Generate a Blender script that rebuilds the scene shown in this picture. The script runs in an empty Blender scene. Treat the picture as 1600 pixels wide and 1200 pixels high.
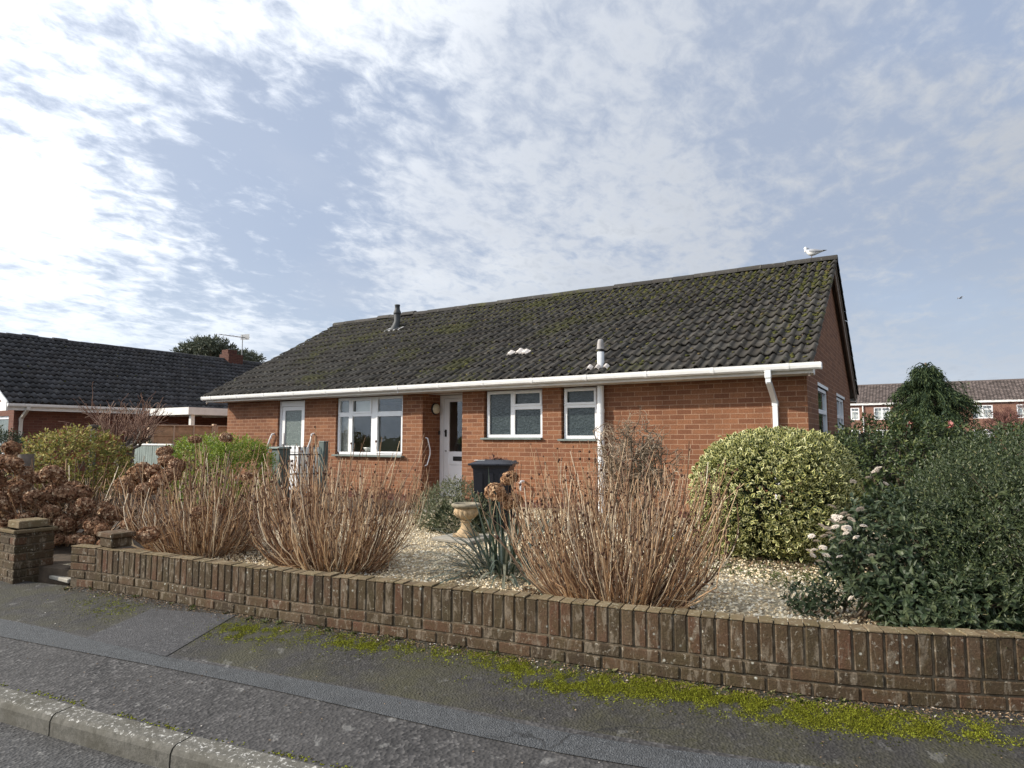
import bpy, math, random
import numpy as np
from mathutils import Vector, Matrix

random.seed(7)
RNG = np.random.default_rng(7)
R = math.radians
scene = bpy.context.scene
COL = scene.collection
SUN_EL, SUN_AZ = R(27), R(-126)          # azimuth from +Y towards +X
SUN_DIR = Vector((math.sin(SUN_AZ)*math.cos(SUN_EL), math.cos(SUN_AZ)*math.cos(SUN_EL), math.sin(SUN_EL)))

# ------------------------------------------------------------------ camera
F_PX, YAW, PITCH, CZ = 1000.0, R(32.0), math.atan(0.084), 1.6
AX = np.array([-math.sin(YAW)*math.cos(PITCH), math.cos(YAW)*math.cos(PITCH), math.sin(PITCH)])
RT = np.array([math.cos(YAW), math.sin(YAW), 0.0])
UPV = np.cross(RT, AX)
cam_d = bpy.data.cameras.new('camera')
cam_d.sensor_width = 36.0; cam_d.lens = 36.0*F_PX/1600.0
cam_d.clip_start = 0.05; cam_d.clip_end = 4000
cam = bpy.data.objects.new('camera', cam_d); COL.objects.link(cam)
cam.matrix_world = Matrix(((RT[0], UPV[0], -AX[0], 0), (RT[1], UPV[1], -AX[1], 0), (RT[2], UPV[2], -AX[2], CZ), (0, 0, 0, 1)))
scene.camera = cam

def at(px, py, d):
    """survey point: world position at axial distance d seen at (px,py) of the 1600x1200 photo"""
    return np.array([0, 0, CZ]) + d*(AX + RT*(px-800)/F_PX + UPV*(600-py)/F_PX)
def onz(px, py, z):
    r = AX + RT*(px-800)/F_PX + UPV*(600-py)/F_PX
    return np.array([0, 0, CZ]) + r*((z-CZ)/r[2])
def ony(px, py, y):
    r = AX + RT*(px-800)/F_PX + UPV*(600-py)/F_PX
    return np.array([0, 0, CZ]) + r*(y/r[1])

# ------------------------------------------------------------------ object helpers
ORG = {}
def props(o, label=None, cat=None, group=None, kind=None):
    if label: o['label'] = label
    if cat: o['category'] = cat
    if group: o['group'] = group
    if kind: o['kind'] = kind
    return o
def thing(name, label, cat, loc=(0, 0, 0), rz=0.0, group=None):
    o = bpy.data.objects.new(name, None); COL.objects.link(o)
    o.empty_display_size = 0.2
    o.location = loc; o.rotation_euler = (0, 0, rz)
    ORG[o.name] = tuple(loc)
    return props(o, label, cat, group)
def link_mesh(name, me, mats, parent=None, local=False):
    if mats is not None:
        for m in (mats if isinstance(mats, (list, tuple)) else [mats]): me.materials.append(m)
    o = bpy.data.objects.new(name, me); COL.objects.link(o)
    if parent is not None:
        o.parent = parent; ORG[o.name] = ORG[parent.name]
    return o
def mesh_np(name, V, Fc, mats, parent=None, uv=None, local=False, smooth=False, midx=None):
    """V (N,3), Fc (M,k) index array; uv per vertex"""
    V = np.asarray(V, dtype=np.float64); Fc = np.asarray(Fc, dtype=np.int32)
    if parent is not None and not local: V = V - np.array(ORG[parent.name])
    me = bpy.data.meshes.new(name)
    k = Fc.shape[1]; M = Fc.shape[0]
    me.vertices.add(len(V)); me.vertices.foreach_set('co', V.astype(np.float32).ravel())
    me.loops.add(M*k); me.loops.foreach_set('vertex_index', Fc.ravel())
    me.polygons.add(M); me.polygons.foreach_set('loop_start', np.arange(0, M*k, k, dtype=np.int32))
    if midx is not None: me.polygons.foreach_set('material_index', np.asarray(midx, dtype=np.int32))
    if uv is not None:
        l = me.uv_layers.new(name='UVMap'); l.data.foreach_set('uv', np.asarray(uv, dtype=np.float32)[Fc.ravel()].ravel())
    me.update(calc_edges=True)
    me.polygons.foreach_set('use_smooth', np.full(M, bool(smooth)))
    me.validate()
    return link_mesh(name, me, mats, parent)

class MB:
    """collects shapes into one mesh, with box-projected UVs in metres"""
    def __init__(s): s.v = []; s.f = []; s.m = []; s.sm = []
    def face(s, pts, m=0, smooth=False):
        i = len(s.v); s.v += [tuple(p) for p in pts]; s.f.append(tuple(range(i, i+len(pts)))); s.m.append(m); s.sm.append(smooth)
    def add(s, vs, fs, m=0, smooth=False):
        i = len(s.v); s.v += [tuple(p) for p in vs]
        for f in fs: s.f.append(tuple(i+k for k in f)); s.m.append(m); s.sm.append(smooth)
    def hexa(s, p, m=0):
        """8 points: 0-3 bottom ccw, 4-7 top ccw"""
        s.add(p, [(3, 2, 1, 0), (4, 5, 6, 7), (0, 1, 5, 4), (1, 2, 6, 5), (2, 3, 7, 6), (3, 0, 4, 7)], m)
    def box(s, x0, x1, y0, y1, z0, z1, m=0, T=None):
        p = [(x0, y0, z0), (x1, y0, z0), (x1, y1, z0), (x0, y1, z0), (x0, y0, z1), (x1, y0, z1), (x1, y1, z1), (x0, y1, z1)]
        if T: p = [T(*q) for q in p]
        s.hexa(p, m)
    def bbox(s, x0, x1, y0, y1, z0, z1, b=0.004, m=0, T=None):
        """box with chamfered edges"""
        cx, cy, cz = (x0+x1)/2, (y0+y1)/2, (z0+z1)/2
        hx, hy, hz = abs(x1-x0)/2, abs(y1-y0)/2, abs(z1-z0)/2
        b = min(b, hx*.45, hy*.45, hz*.45)
        vs = []; idx = {}
        for sx in (-1, 1):
            for sy in (-1, 1):
                for sz in (-1, 1):
                    for a in range(3):
                        h = [hx-b, hy-b, hz-b]; h[a] = (hx, hy, hz)[a]
                        idx[(sx, sy, sz, a)] = len(vs); vs.append((cx+sx*h[0], cy+sy*h[1], cz+sz*h[2]))
        fs = []
        for a in range(3):
            o = [k for k in range(3) if k != a]
            for sg in (-1, 1):
                q = []
                for (p, r) in ((-1, -1), (1, -1), (1, 1), (-1, 1)):
                    k = [0, 0, 0]; k[a] = sg; k[o[0]] = p; k[o[1]] = r; q.append(idx[(*k, a)])
                fs.append(q)
        for a in range(3):
            o = [k for k in range(3) if k != a]
            for p in (-1, 1):
                for r in (-1, 1):
                    k0 = [0, 0, 0]; k0[o[0]] = p; k0[o[1]] = r; k1 = list(k0); k0[a] = -1; k1[a] = 1
                    fs.append([idx[(*k0, o[0])], idx[(*k1, o[0])], idx[(*k1, o[1])], idx[(*k0, o[1])]])
        for sx in (-1, 1):
            for sy in (-1, 1):
                for sz in (-1, 1): fs.append([idx[(sx, sy, sz, a)] for a in range(3)])
        c = Vector((cx, cy, cz)); V = [Vector(v) for v in vs]; out = []
        for f in fs:
            n = (V[f[1]]-V[f[0]]).cross(V[f[2]]-V[f[0]]); m_ = sum((V[k] for k in f), Vector())/len(f)-c
            out.append(f if n.dot(m_) > 0 else f[::-1])
        if T: vs = [T(*q) for q in vs]
        s.add(vs, out, m)
    def tube(s, path, r, n=8, m=0, smooth=True, caps=True):
        path = [Vector(p) for p in path]; rs = r if isinstance(r, (list, tuple)) else [r]*len(path)
        vs = []; fs = []; ref = None
        for i, p in enumerate(path):
            t = (path[min(i+1, len(path)-1)]-path[max(i-1, 0)]).normalized()
            if ref is None: ref = Vector((1, 0, 0)) if abs(t.x) < .9 else Vector((0, 1, 0))
            a = (ref-t*ref.dot(t)).normalized(); b = t.cross(a); ref = a
            for k in range(n):
                w = 2*math.pi*k/n; vs.append(p+(a*math.cos(w)+b*math.sin(w))*rs[i])
        for i in range(len(path)-1):
            for k in range(n): fs.append((i*n+k, i*n+(k+1) % n, (i+1)*n+(k+1) % n, (i+1)*n+k))
        s.add(vs, fs, m, smooth)
        if caps:
            s.face([vs[k] for k in range(n)][::-1], m); s.face([vs[(len(path)-1)*n+k] for k in range(n)], m)
    def lathe(s, prof, c, n=24, m=0, smooth=True, flute=None):
        vs = []; fs = []
        for (r, z) in prof:
            for k in range(n):
                w = 2*math.pi*k/n; rr = r
                if flute and flute[0] < z < flute[1]: rr = r*(1+flute[3]*abs(math.sin(w*flute[2]/2))*math.sin(math.pi*(z-flute[0])/(flute[1]-flute[0])))
                vs.append((c[0]+rr*math.cos(w), c[1]+rr*math.sin(w), c[2]+z))
        for i in range(len(prof)-1):
            for k in range(n): fs.append((i*n+k, i*n+(k+1) % n, (i+1)*n+(k+1) % n, (i+1)*n+k))
        s.add(vs, fs, m, smooth)
    def prism(s, poly, y0, y1, T, m=0):
        """poly of (a,b) extruded between y0 and y1, mapped by T(a,b,y)"""
        n = len(poly); A = [T(a, b, y0) for a, b in poly]; B = [T(a, b, y1) for a, b in poly]
        s.face(A, m); s.face(B[::-1], m)
        for i in range(n): j = (i+1) % n; s.face([A[j], A[i], B[i], B[j]], m)
    def build(s, name, mats, parent=None, local=False, fix=False):
        me = bpy.data.meshes.new(name)
        off = Vector(ORG[parent.name]) if (parent is not None and not local) else Vector()
        me.from_pydata([tuple(Vector(v)-off) for v in s.v], [], s.f)
        me.polygons.foreach_set('material_index', s.m); me.polygons.foreach_set('use_smooth', s.sm)
        uvl = me.uv_layers.new(name='UVMap'); uvs = []
        for f in s.f:
            p = [Vector(s.v[k]) for k in f]
            n = Vector()
            for k in range(len(p)): n += p[k].cross(p[(k+1) % len(p)])
            ax = max(range(3), key=lambda q: abs(n[q]))
            for q in p: uvs += [(q.y, q.z) if ax == 0 else (q.x, q.z) if ax == 1 else (q.x, q.y)]
        uvl.data.foreach_set('uv', [c for u in uvs for c in u])
        me.update()
        if fix:
            import bmesh
            bm = bmesh.new(); bm.from_mesh(me); bmesh.ops.remove_doubles(bm, verts=bm.verts, dist=1e-5)
            bmesh.ops.recalc_face_normals(bm, faces=bm.faces); bm.to_mesh(me); bm.free()
        return link_mesh(name, me, mats, parent)

# ------------------------------------------------------------------ materials
class NT:
    def __init__(s, name):
        s.mat = bpy.data.materials.new(name); s.mat.use_nodes = True
        s.t = s.mat.node_tree; s.n = s.t.nodes; s.l = s.t.links
        s.bs = s.n['Principled BSDF']; s.out = s.n['Material Output']
    def new(s, typ, **kw):
        n = s.n.new(typ)
        for k, v in kw.items(): setattr(n, k, v)
        return n
    def link(s, a, b): s.l.new(a, b)
    def val(s, sock, v):
        if hasattr(v, 'is_linked') or isinstance(v, bpy.types.NodeSocket): s.link(v, sock)
        else: sock.default_value = v
    def noise(s, vec, scale, detail=3, rough=.55, dist=0):
        n = s.new('ShaderNodeTexNoise'); n.inputs['Scale'].default_value = scale; n.inputs['Detail'].default_value = detail
        n.inputs['Roughness'].default_value = rough; n.inputs['Distortion'].default_value = dist
        if vec is not None: s.link(vec, n.inputs['Vector'])
        return n.outputs['Fac']
    def vor(s, vec, scale, feat='F1', out='Distance'):
        n = s.new('ShaderNodeTexVoronoi', feature=feat); n.inputs['Scale'].default_value = scale
        if vec is not None: s.link(vec, n.inputs['Vector'])
        return n.outputs[out]
    def ramp(s, fac, stops, interp='LINEAR'):
        n = s.new('ShaderNodeValToRGB'); n.color_ramp.interpolation = interp
        e = n.color_ramp.elements
        while len(e) < len(stops): e.new(.5)
        for el, (p, c) in zip(e, stops):
            el.position = p; el.color = (c, c, c, 1) if isinstance(c, (int, float)) else (*c, 1)
        s.link(fac, n.inputs['Fac']); return n.outputs['Color']
    def mix(s, fac, a, b, mode='MIX'):
        n = s.new('ShaderNodeMix', data_type='RGBA', blend_type=mode)
        s.val(n.inputs[0], fac)
        for sock, v in ((n.inputs[6], a), (n.inputs[7], b)):
            if isinstance(v, bpy.types.NodeSocket): s.link(v, sock)
            else: sock.default_value = (*v, 1) if len(v) == 3 else v
        return n.outputs[2]
    def math(s, op, a, b=0.0, clamp=False):
        n = s.new('ShaderNodeMath', operation=op); n.use_clamp = clamp
        s.val(n.inputs[0], a); s.val(n.inputs[1], b); return n.outputs[0]
    def bump(s, h, strength=.4, dist=.01, normal=None):
        n = s.new('ShaderNodeBump'); n.inputs['Strength'].default_value = strength; n.inputs['Distance'].default_value = dist
        s.link(h, n.inputs['Height'])
        if normal is not None: s.link(normal, n.inputs['Normal'])
        return n.outputs['Normal']
    def coord(s, which='Object'): return s.new('ShaderNodeTexCoord').outputs[which]
    def pos(s): return s.new('ShaderNodeNewGeometry').outputs['Position']
    def island(s): return s.new('ShaderNodeNewGeometry').outputs['Random Per Island']
    def set(s, **kw):
        for k, v in kw.items():
            k = {'base': 'Base Color', 'rough': 'Roughness', 'metal': 'Metallic', 'spec': 'Specular IOR Level', 'normal': 'Normal'}.get(k, k)
            sock = s.bs.inputs[k]
            if isinstance(v, bpy.types.NodeSocket): s.link(v, sock)
            else: sock.default_value = (*v, 1) if isinstance(v, tuple) and len(v) == 3 else v
        return s.mat

def plain(name, col, rough=.5, metal=0, var=.15, scale=6, spec=.4, bump=0):
    t = NT(name); p = t.pos(); f = t.noise(p, scale, 4)
    c = t.ramp(f, [(.25, tuple(x*(1-var) for x in col)), (.75, tuple(min(1, x*(1+var)) for x in col))])
    kw = dict(base=c, rough=rough, metal=metal, spec=spec)
    if bump: kw['normal'] = t.bump(t.noise(p, scale*12, 4), bump, .01)
    return t.set(**kw)

def brick_mat(name, c1, c2, mortar, dirt=.5, mort=.006, bias=0.0):
    t = NT(name); uv = t.coord('UV')
    b = t.new('ShaderNodeTexBrick'); t.link(uv, b.inputs['Vector'])
    b.offset = .5; b.inputs['Scale'].default_value = 1
    b.inputs['Brick Width'].default_value = .225; b.inputs['Row Height'].default_value = .075
    b.inputs['Mortar Size'].default_value = mort; b.inputs['Mortar Smooth'].default_value = .25; b.inputs['Bias'].default_value = bias
    b.inputs['Color1'].default_value = (*c1, 1); b.inputs['Color2'].default_value = (*c2, 1); b.inputs['Mortar'].default_value = (*mortar, 1)
    p = t.pos()
    c = t.mix(t.math('MULTIPLY', t.noise(p, 1.3, 5, .65), dirt), b.outputs['Color'], (.5*c1[0], .55*c1[1], .6*c1[2]))
    sm = t.new('ShaderNodeMapping'); sm.inputs['Scale'].default_value = (1, 1, .22); t.link(p, sm.inputs['Vector'])
    c = t.mix(t.ramp(t.noise(sm.outputs[0], 2.6, 6, .65, .5), [(.50, 0), (.72, .35)]), c, tuple(x*.55 for x in c2))
    c = t.mix(t.ramp(t.noise(p, 4.5, 6, .7), [(.60, 0), (.74, .22)]), c, mortar)
    fine = t.ramp(t.noise(p, 55, 4), [(.3, .72), (.72, 1.25)])
    c = t.mix(1.0, c, fine, 'MULTIPLY')
    h = t.math('ADD', t.math('MULTIPLY', b.outputs['Fac'], -1.0), t.math('MULTIPLY', t.noise(p, 90, 3), .35))
    return t.set(base=c, rough=.88, spec=.25, normal=t.bump(h, .55, .006))

M = {}
M['brick'] = brick_mat('red_brick', (.295, .132, .068), (.175, .070, .039), (.40, .255, .17))
M['plinth'] = brick_mat('plinth_brick', (.12, .045, .032), (.085, .036, .03), (.2, .12, .085))
M['brick_n'] = brick_mat('neighbour_brick', (.20, .085, .06), (.14, .058, .043), (.21, .13, .095))
M['brick_far'] = brick_mat('terrace_brick', (.29, .145, .10), (.21, .095, .068), (.33, .24, .19))
M['upvc'] = plain('white_upvc', (.80, .81, .83), .32, var=.04, scale=2)
M['fascia'] = plain('fascia_white', (.62, .59, .54), .4, var=.10, scale=3)
M['gutter'] = plain('gutter_white', (.80, .80, .79), .3, var=.08, scale=4)
M['barge'] = plain('barge_board', (.27, .215, .175), .75, var=.25, scale=5)
M['barge_trim'] = plain('verge_trim', (.42, .36, .31), .6, var=.15)
M['sill'] = plain('grey_green_sill', (.16, .19, .18), .55, var=.15)
M['concrete_slab'] = plain('slab_concrete', (.30, .28, .24), .9, var=.3, scale=9, bump=.3)
M['dark_metal'] = plain('dark_metal', (.022, .022, .024), .45, var=.2)
M['steel'] = plain('grey_steel', (.32, .32, .32), .4, metal=.7)
M['flue'] = plain('flue_grey', (.055, .06, .065), .6, var=.3)
M['lead'] = plain('lead_flashing', (.42, .42, .43), .6, var=.25, scale=12)
M['vent_white'] = plain('vent_pale', (.58, .60, .62), .45, var=.2, scale=12)
M['vent_cap'] = plain('vent_cap', (.33, .31, .30), .6, var=.2, scale=10)
M['cream'] = plain('cream_glass', (.62, .56, .40), .3, var=.05)
M['black'] = plain('black_plastic', (.012, .012, .013), .4, var=.2)
M['bin'] = plain('bin_plastic', (.014, .016, .024), .42, var=.3, scale=5, bump=.05)
M['interior'] = plain('dim_interior', (.26, .23, .20), .9, var=.3, scale=1.5)
M['blind'] = plain('roller_blind', (.72, .71, .68), .8, var=.05)
M['green_steel'] = plain('green_grey_paint', (.085, .115, .11), .6, var=.3, scale=4)
M['green_pale'] = plain('green_grey_pale', (.19, .235, .22), .6, var=.25, scale=5)
M['white_paint'] = plain('white_paint', (.74, .74, .72), .5, var=.12, scale=5)
M['fence_brown'] = plain('brown_fence_panel', (.50, .335, .205), .85, var=.3, scale=8, bump=.3)
M['fence_post'] = plain('fence_frame_pale', (.56, .41, .29), .85, var=.2, scale=8)
M['fence_dark'] = plain('weathered_dark_fence', (.055, .05, .04), .9, var=.4, scale=6)
M['bark'] = plain('bark', (.16, .125, .09), .95, var=.4, scale=25, bump=.6)
M['bark_grey'] = plain('bark_grey', (.17, .145, .125), .95, var=.35, scale=18, bump=.5)
M['twig_red'] = plain('twig_red', (.16, .075, .06), .9, var=.4, scale=5)
M['cloud_grey'] = plain('bird_grey', (.36, .37, .40), .7, var=.1)
M['bird_white'] = plain('bird_white', (.8, .79, .77), .7, var=.04)
M['bird_leg'] = plain('bird_leg', (.10, .06, .05), .6)
M['dish'] = plain('white_dish', (.7, .68, .65), .3, var=.03)
M['lid_leaf'] = plain('lid_leaf', (.14, .06, .04), .8, var=.3, scale=20)

def glass(name, tint=(.9, .94, .95), rough=0.0):
    t = NT(name)
    tr = t.new('ShaderNodeBsdfTransparent'); tr.inputs['Color'].default_value = (*tint, 1)
    gl = t.new('ShaderNodeBsdfGlossy'); gl.inputs['Roughness'].default_value = rough; gl.inputs['Color'].default_value = (.95, .97, 1, 1)
    gl.inputs['Color'].default_value = (.9, .95, 1, 1)
    lw = t.new('ShaderNodeLayerWeight'); lw.inputs['Blend'].default_value = .5
    sch = t.math('ADD', t.math('MULTIPLY', t.math('POWER', lw.outputs['Facing'], 5.0), .95), .045)
    p = t.pos(); nb = t.bump(t.noise(p, 2.2, 2), .06, .05)
    t.link(nb, gl.inputs['Normal'])
    mx = t.new('ShaderNodeMixShader'); t.link(sch, mx.inputs[0])
    t.link(tr.outputs[0], mx.inputs[1]); t.link(gl.outputs[0], mx.inputs[2]); t.link(mx.outputs[0], t.out.inputs['Surface'])
    return t.mat
M['glass'] = glass('clear_glass', (.94, .96, .96))
def obscure():
    t = NT('obscure_glass'); p = t.pos()
    h = t.math('ADD', t.noise(p, 38, 3, .6, 1.2), t.vor(p, 24))
    c = t.ramp(t.noise(p, 26, 4, .6, 1.5), [(.3, (.018, .026, .030)), (.52, (.038, .052, .057)), (.75, (.085, .108, .112))])
    return t.set(base=c, rough=.16, spec=.45, normal=t.bump(h, .22, .01))
M['obscure'] = obscure()
def obscure2():
    t = NT('stippled_glass'); p = t.pos()
    c = t.ramp(t.vor(p, 45), [(.15, (.06, .085, .083)), (.55, (.14, .175, .17)), (.9, (.24, .28, .27))])
    return t.set(base=c, rough=.28, spec=.5, normal=t.bump(t.vor(p, 45), .4, .008))
M['stippled'] = obscure2()

def tile_mat(name, base, moss_amt, lichen):
    t = NT(name); p = t.pos(); r = t.island()
    c = t.ramp(r, [(0, tuple(x*.62 for x in base)), (.5, base), (1, tuple(x*1.45 for x in base))])
    c = t.mix(t.ramp(t.noise(p, 2.4, 5), [(.45, 0), (.7, .3)]), c, (.075, .06, .05))
    c = t.mix(t.ramp(t.noise(p, 9, 5, .7), [(.60, 0), (.68, lichen)]), c, (.22, .22, .19))
    m = t.ramp(t.math('ADD', t.noise(p, .9, 4), t.math('MULTIPLY', t.noise(p, 16, 4, .7), .7)), [(1.0-.2*moss_amt, 0), (1.22-.2*moss_amt, .85)])
    c = t.mix(m, c, (.066, .066, .026))
    c = t.mix(1.0, c, t.ramp(t.noise(p, 70, 4, .7), [(.25, .6), (.75, 1.35)]), 'MULTIPLY')
    return t.set(base=c, rough=.85, spec=.3, normal=t.bump(t.noise(p, 60, 5, .7), .5, .008))
M['tile'] = tile_mat('roof_tile', (.047, .044, .040), .22, .5)
M['tile_n'] = tile_mat('neighbour_tile', (.050, .050, .054), .0, .6)
M['tile_far'] = tile_mat('terrace_tile', (.105, .085, .08), .0, .3)
M['pale_tile'] = plain('pale_mortar', (.62, .57, .53), .8, var=.25, scale=30)

def leaf_mat(name, stops, rough=.45, trans=.25, spec=.4, edge=None, back=None):
    t = NT(name); r = t.island()
    c = t.ramp(r, stops)
    if edge:
        s = t.new('ShaderNodeSeparateXYZ'); t.link(t.coord('UV'), s.inputs[0])
        wob = t.math('ADD', s.outputs[0], t.math('MULTIPLY', t.math('SUBTRACT', t.noise(t.pos(), 40, 2), .5), .7))
        c = t.mix(t.ramp(wob, [(edge[1], 0), (edge[1]+.12, 1)]), c, t.ramp(r, edge[0]))
    t.set(base=c, rough=rough, spec=spec)
    if trans:
        tl = t.new('ShaderNodeBsdfTranslucent'); t.link(c, tl.inputs['Color'])
        mx = t.new('ShaderNodeMixShader'); mx.inputs[0].default_value = trans
        t.link(t.bs.outputs[0], mx.inputs[1]); t.link(tl.outputs[0], mx.inputs[2]); t.link(mx.outputs[0], t.out.inputs['Surface'])
    return t.mat
M['leaf_var'] = leaf_mat('variegated_leaf', [(0, (.022, .042, .014)), (.6, (.045, .072, .02)), (1, (.12, .15, .04))], .45, .3, .35,
                         edge=([(0, (.38, .38, .12)), (.5, (.58, .56, .22)), (1, (.80, .77, .45))], .48))
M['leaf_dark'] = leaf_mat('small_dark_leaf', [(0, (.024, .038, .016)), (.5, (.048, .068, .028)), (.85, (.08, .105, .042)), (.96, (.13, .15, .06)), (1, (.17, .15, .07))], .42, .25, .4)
M['leaf_laurel'] = leaf_mat('laurel_leaf', [(0, (.018, .032, .015)), (.6, (.036, .056, .026)), (1, (.08, .10, .05))], .48, .15, .3)
M['leaf_rose'] = leaf_mat('hedge_leaf', [(0, (.022, .042, .016)), (.6, (.05, .075, .024)), (1, (.13, .15, .05))], .4, .2)
M['leaf_lime'] = leaf_mat('bright_hedge_leaf', [(0, (.07, .12, .012)), (.5, (.18, .25, .025)), (1, (.32, .38, .06))], .5, .35)
M['leaf_yb'] = leaf_mat('yellow_green_leaf', [(0, (.08, .10, .025)), (.35, (.19, .185, .045)), (.62, (.34, .30, .09)), (.80, (.50, .44, .15)), (.9, (.2, .075, .045)), (1, (.27, .11, .07))], .6, .3, .2)
M['leaf_mid'] = leaf_mat('dark_bush_leaf', [(0, (.022, .035, .017)), (.6, (.045, .062, .03)), (1, (.08, .10, .045))], .5, .2)
M['leaf_sage'] = leaf_mat('grey_green_leaf', [(0, (.05, .07, .03)), (.5, (.12, .135, .07)), (.85, (.20, .205, .12)), (1, (.30, .27, .17))], .55, .25)
M['leaf_strap'] = leaf_mat('strap_leaf', [(0, (.035, .055, .035)), (.55, (.075, .10, .075)), (.85, (.14, .17, .13)), (1, (.30, .27, .19))], .4, .15, .45)
M['leaf_conif'] = leaf_mat('conifer_needles', [(0, (.016, .03, .018)), (.5, (.036, .06, .028)), (1, (.10, .13, .05))], .6, .15, .2)
M['leaf_pine'] = leaf_mat('pine_foliage', [(0, (.06, .075, .055)), (.6, (.10, .115, .08)), (1, (.16, .17, .12))], .7, .1, .2)
M['leaf_cover'] = leaf_mat('ground_cover_leaf', [(0, (.05, .065, .02)), (.6, (.10, .12, .04)), (1, (.22, .2, .1))], .6, .2, .2)
M['stem'] = leaf_mat('dry_stem', [(0, (.085, .045, .028)), (.25, (.20, .11, .062)), (.40, (.26, .20, .15)), (.48, (.32, .19, .105)), (.72, (.46, .30, .175)), (.9, (.62, .47, .31)), (1, (.80, .70, .54))], .7, 0, .25)
M['bud'] = leaf_mat('dark_bud', [(0, (.05, .025, .018)), (1, (.12, .06, .04))], .8, 0, .2)
M['petal'] = leaf_mat('papery_floret', [(0, (.12, .056, .034)), (.4, (.28, .155, .092)), (.8, (.45, .285, .18)), (1, (.68, .52, .36))], .8, .25, .15)
M['petal_pale'] = leaf_mat('papery_floret_tan', [(0, (.2, .10, .05)), (.5, (.40, .23, .13)), (1, (.6, .42, .26))], .8, .25, .15)
M['flower_white'] = leaf_mat('white_floret', [(0, (.55, .45, .38)), (.6, (.75, .68, .60)), (1, (.8, .76, .68))], .7, .2, .2)
M['rose_pink'] = leaf_mat('pink_petal', [(0, (.62, .20, .19)), (1, (.80, .45, .40))], .6, .25, .2)
M['daff'] = leaf_mat('yellow_petal', [(0, (.75, .50, .03)), (1, (.85, .66, .06))], .5, .25, .2)
M['twig'] = leaf_mat('bare_twig', [(0, (.14, .105, .075)), (.6, (.29, .225, .165)), (1, (.44, .36, .27))], .9, 0, .2)
M['twig_r'] = leaf_mat('reddish_twig', [(0, (.12, .07, .055)), (.6, (.24, .145, .11)), (1, (.36, .25, .19))], .9, 0, .2)
M['moss'] = leaf_mat('bright_moss', [(0, (.04, .042, .012)), (.35, (.12, .12, .014)), (.75, (.215, .23, .022)), (1, (.31, .345, .045))], .95, .2, .1)
M['moss_dark'] = leaf_mat('dark_moss', [(0, (.022, .024, .010)), (.5, (.05, .052, .014)), (.9, (.095, .095, .02)), (1, (.14, .14, .025))], .95, .1, .1)
M['roof_moss'] = leaf_mat('roof_moss', [(0, (.038, .042, .016)), (.5, (.072, .074, .024)), (.85, (.10, .098, .034)), (1, (.12, .09, .045))], 1, 0, .05)
M['litter'] = leaf_mat('leaf_litter', [(0, (.05, .035, .022)), (.4, (.13, .09, .055)), (.7, (.22, .15, .09)), (.93, (.3, .22, .15)), (1, (.7, .66, .6))], .9, 0, .1)

def asphalt(name, dark, light, scale, speck=.12, olive=0.0):
    t = NT(name); p = t.pos()
    c = t.ramp(t.vor(p, scale, 'F1', 'Color'), [(0, dark), (.62, tuple(a*.6+b*.4 for a, b in zip(dark, light))), (1, tuple(min(1, x*1.25) for x in light))])
    c = t.mix(t.ramp(t.noise(p, 1.7, 6, .65), [(.35, 0), (.7, .7)]), c, tuple(x*.62 for x in light))
    if olive: c = t.mix(t.ramp(t.noise(p, 2.3, 6, .7), [(.42, 0), (.62, olive)]), c, (.055, .052, .022))
    sp = t.ramp(t.vor(p, scale*.16, 'F1', 'Distance'), [(.02, speck*2.2), (.055, 0)])
    c = t.mix(sp, c, (.42, .40, .38))
    # pale blotches of lichen
    c = t.mix(t.ramp(t.noise(p, 9, 5, .6, .5), [(.62, 0), (.68, .6*min(1, speck*6))]), c, (.24, .235, .225))
    wn = t.new('ShaderNodeTexNoise'); wn.inputs['Scale'].default_value = 2.5; wn.inputs['Detail'].default_value = 4; t.link(p, wn.inputs['Vector'])
    wv = t.new('ShaderNodeVectorMath', operation='MULTIPLY_ADD'); t.link(wn.outputs['Color'], wv.inputs[0]); wv.inputs[1].default_value = (.5, .5, .5); t.link(p, wv.inputs[2])
    ck = t.math('MULTIPLY', t.ramp(t.vor(wv.outputs[0], .75, 'DISTANCE_TO_EDGE'), [(.003, 1), (.009, 0)]), t.ramp(t.noise(p, .8, 3), [(.54, 0), (.60, .7)]))
    c = t.mix(ck, c, (.012, .012, .012))
    c = t.mix(t.ramp(t.noise(p, 3.7, 6, .7, .8), [(.52, 0), (.66, .55)]), c, tuple(x*.35 for x in light))
    h = t.math('ADD', t.vor(p, scale), t.math('MULTIPLY', t.noise(p, scale*.35, 3), .6))
    return t.set(base=c, rough=.85, spec=.35, normal=t.bump(h, .9, .006))
M['pave'] = asphalt('pavement_asphalt', (.009, .009, .010), (.105, .10, .098), 52, .13)
M['pave_old'] = asphalt('weathered_pavement_asphalt', (.012, .011, .010), (.070, .066, .063), 75, .07, .55)
M['strip'] = asphalt('smooth_trench_asphalt', (.038, .041, .044), (.105, .11, .116), 120, .02)
M['patch'] = asphalt('patch_asphalt', (.024, .024, .026), (.10, .098, .102), 90, .05)
M['road'] = asphalt('road_asphalt', (.014, .014, .015), (.115, .113, .112), 60, .15)
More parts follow.
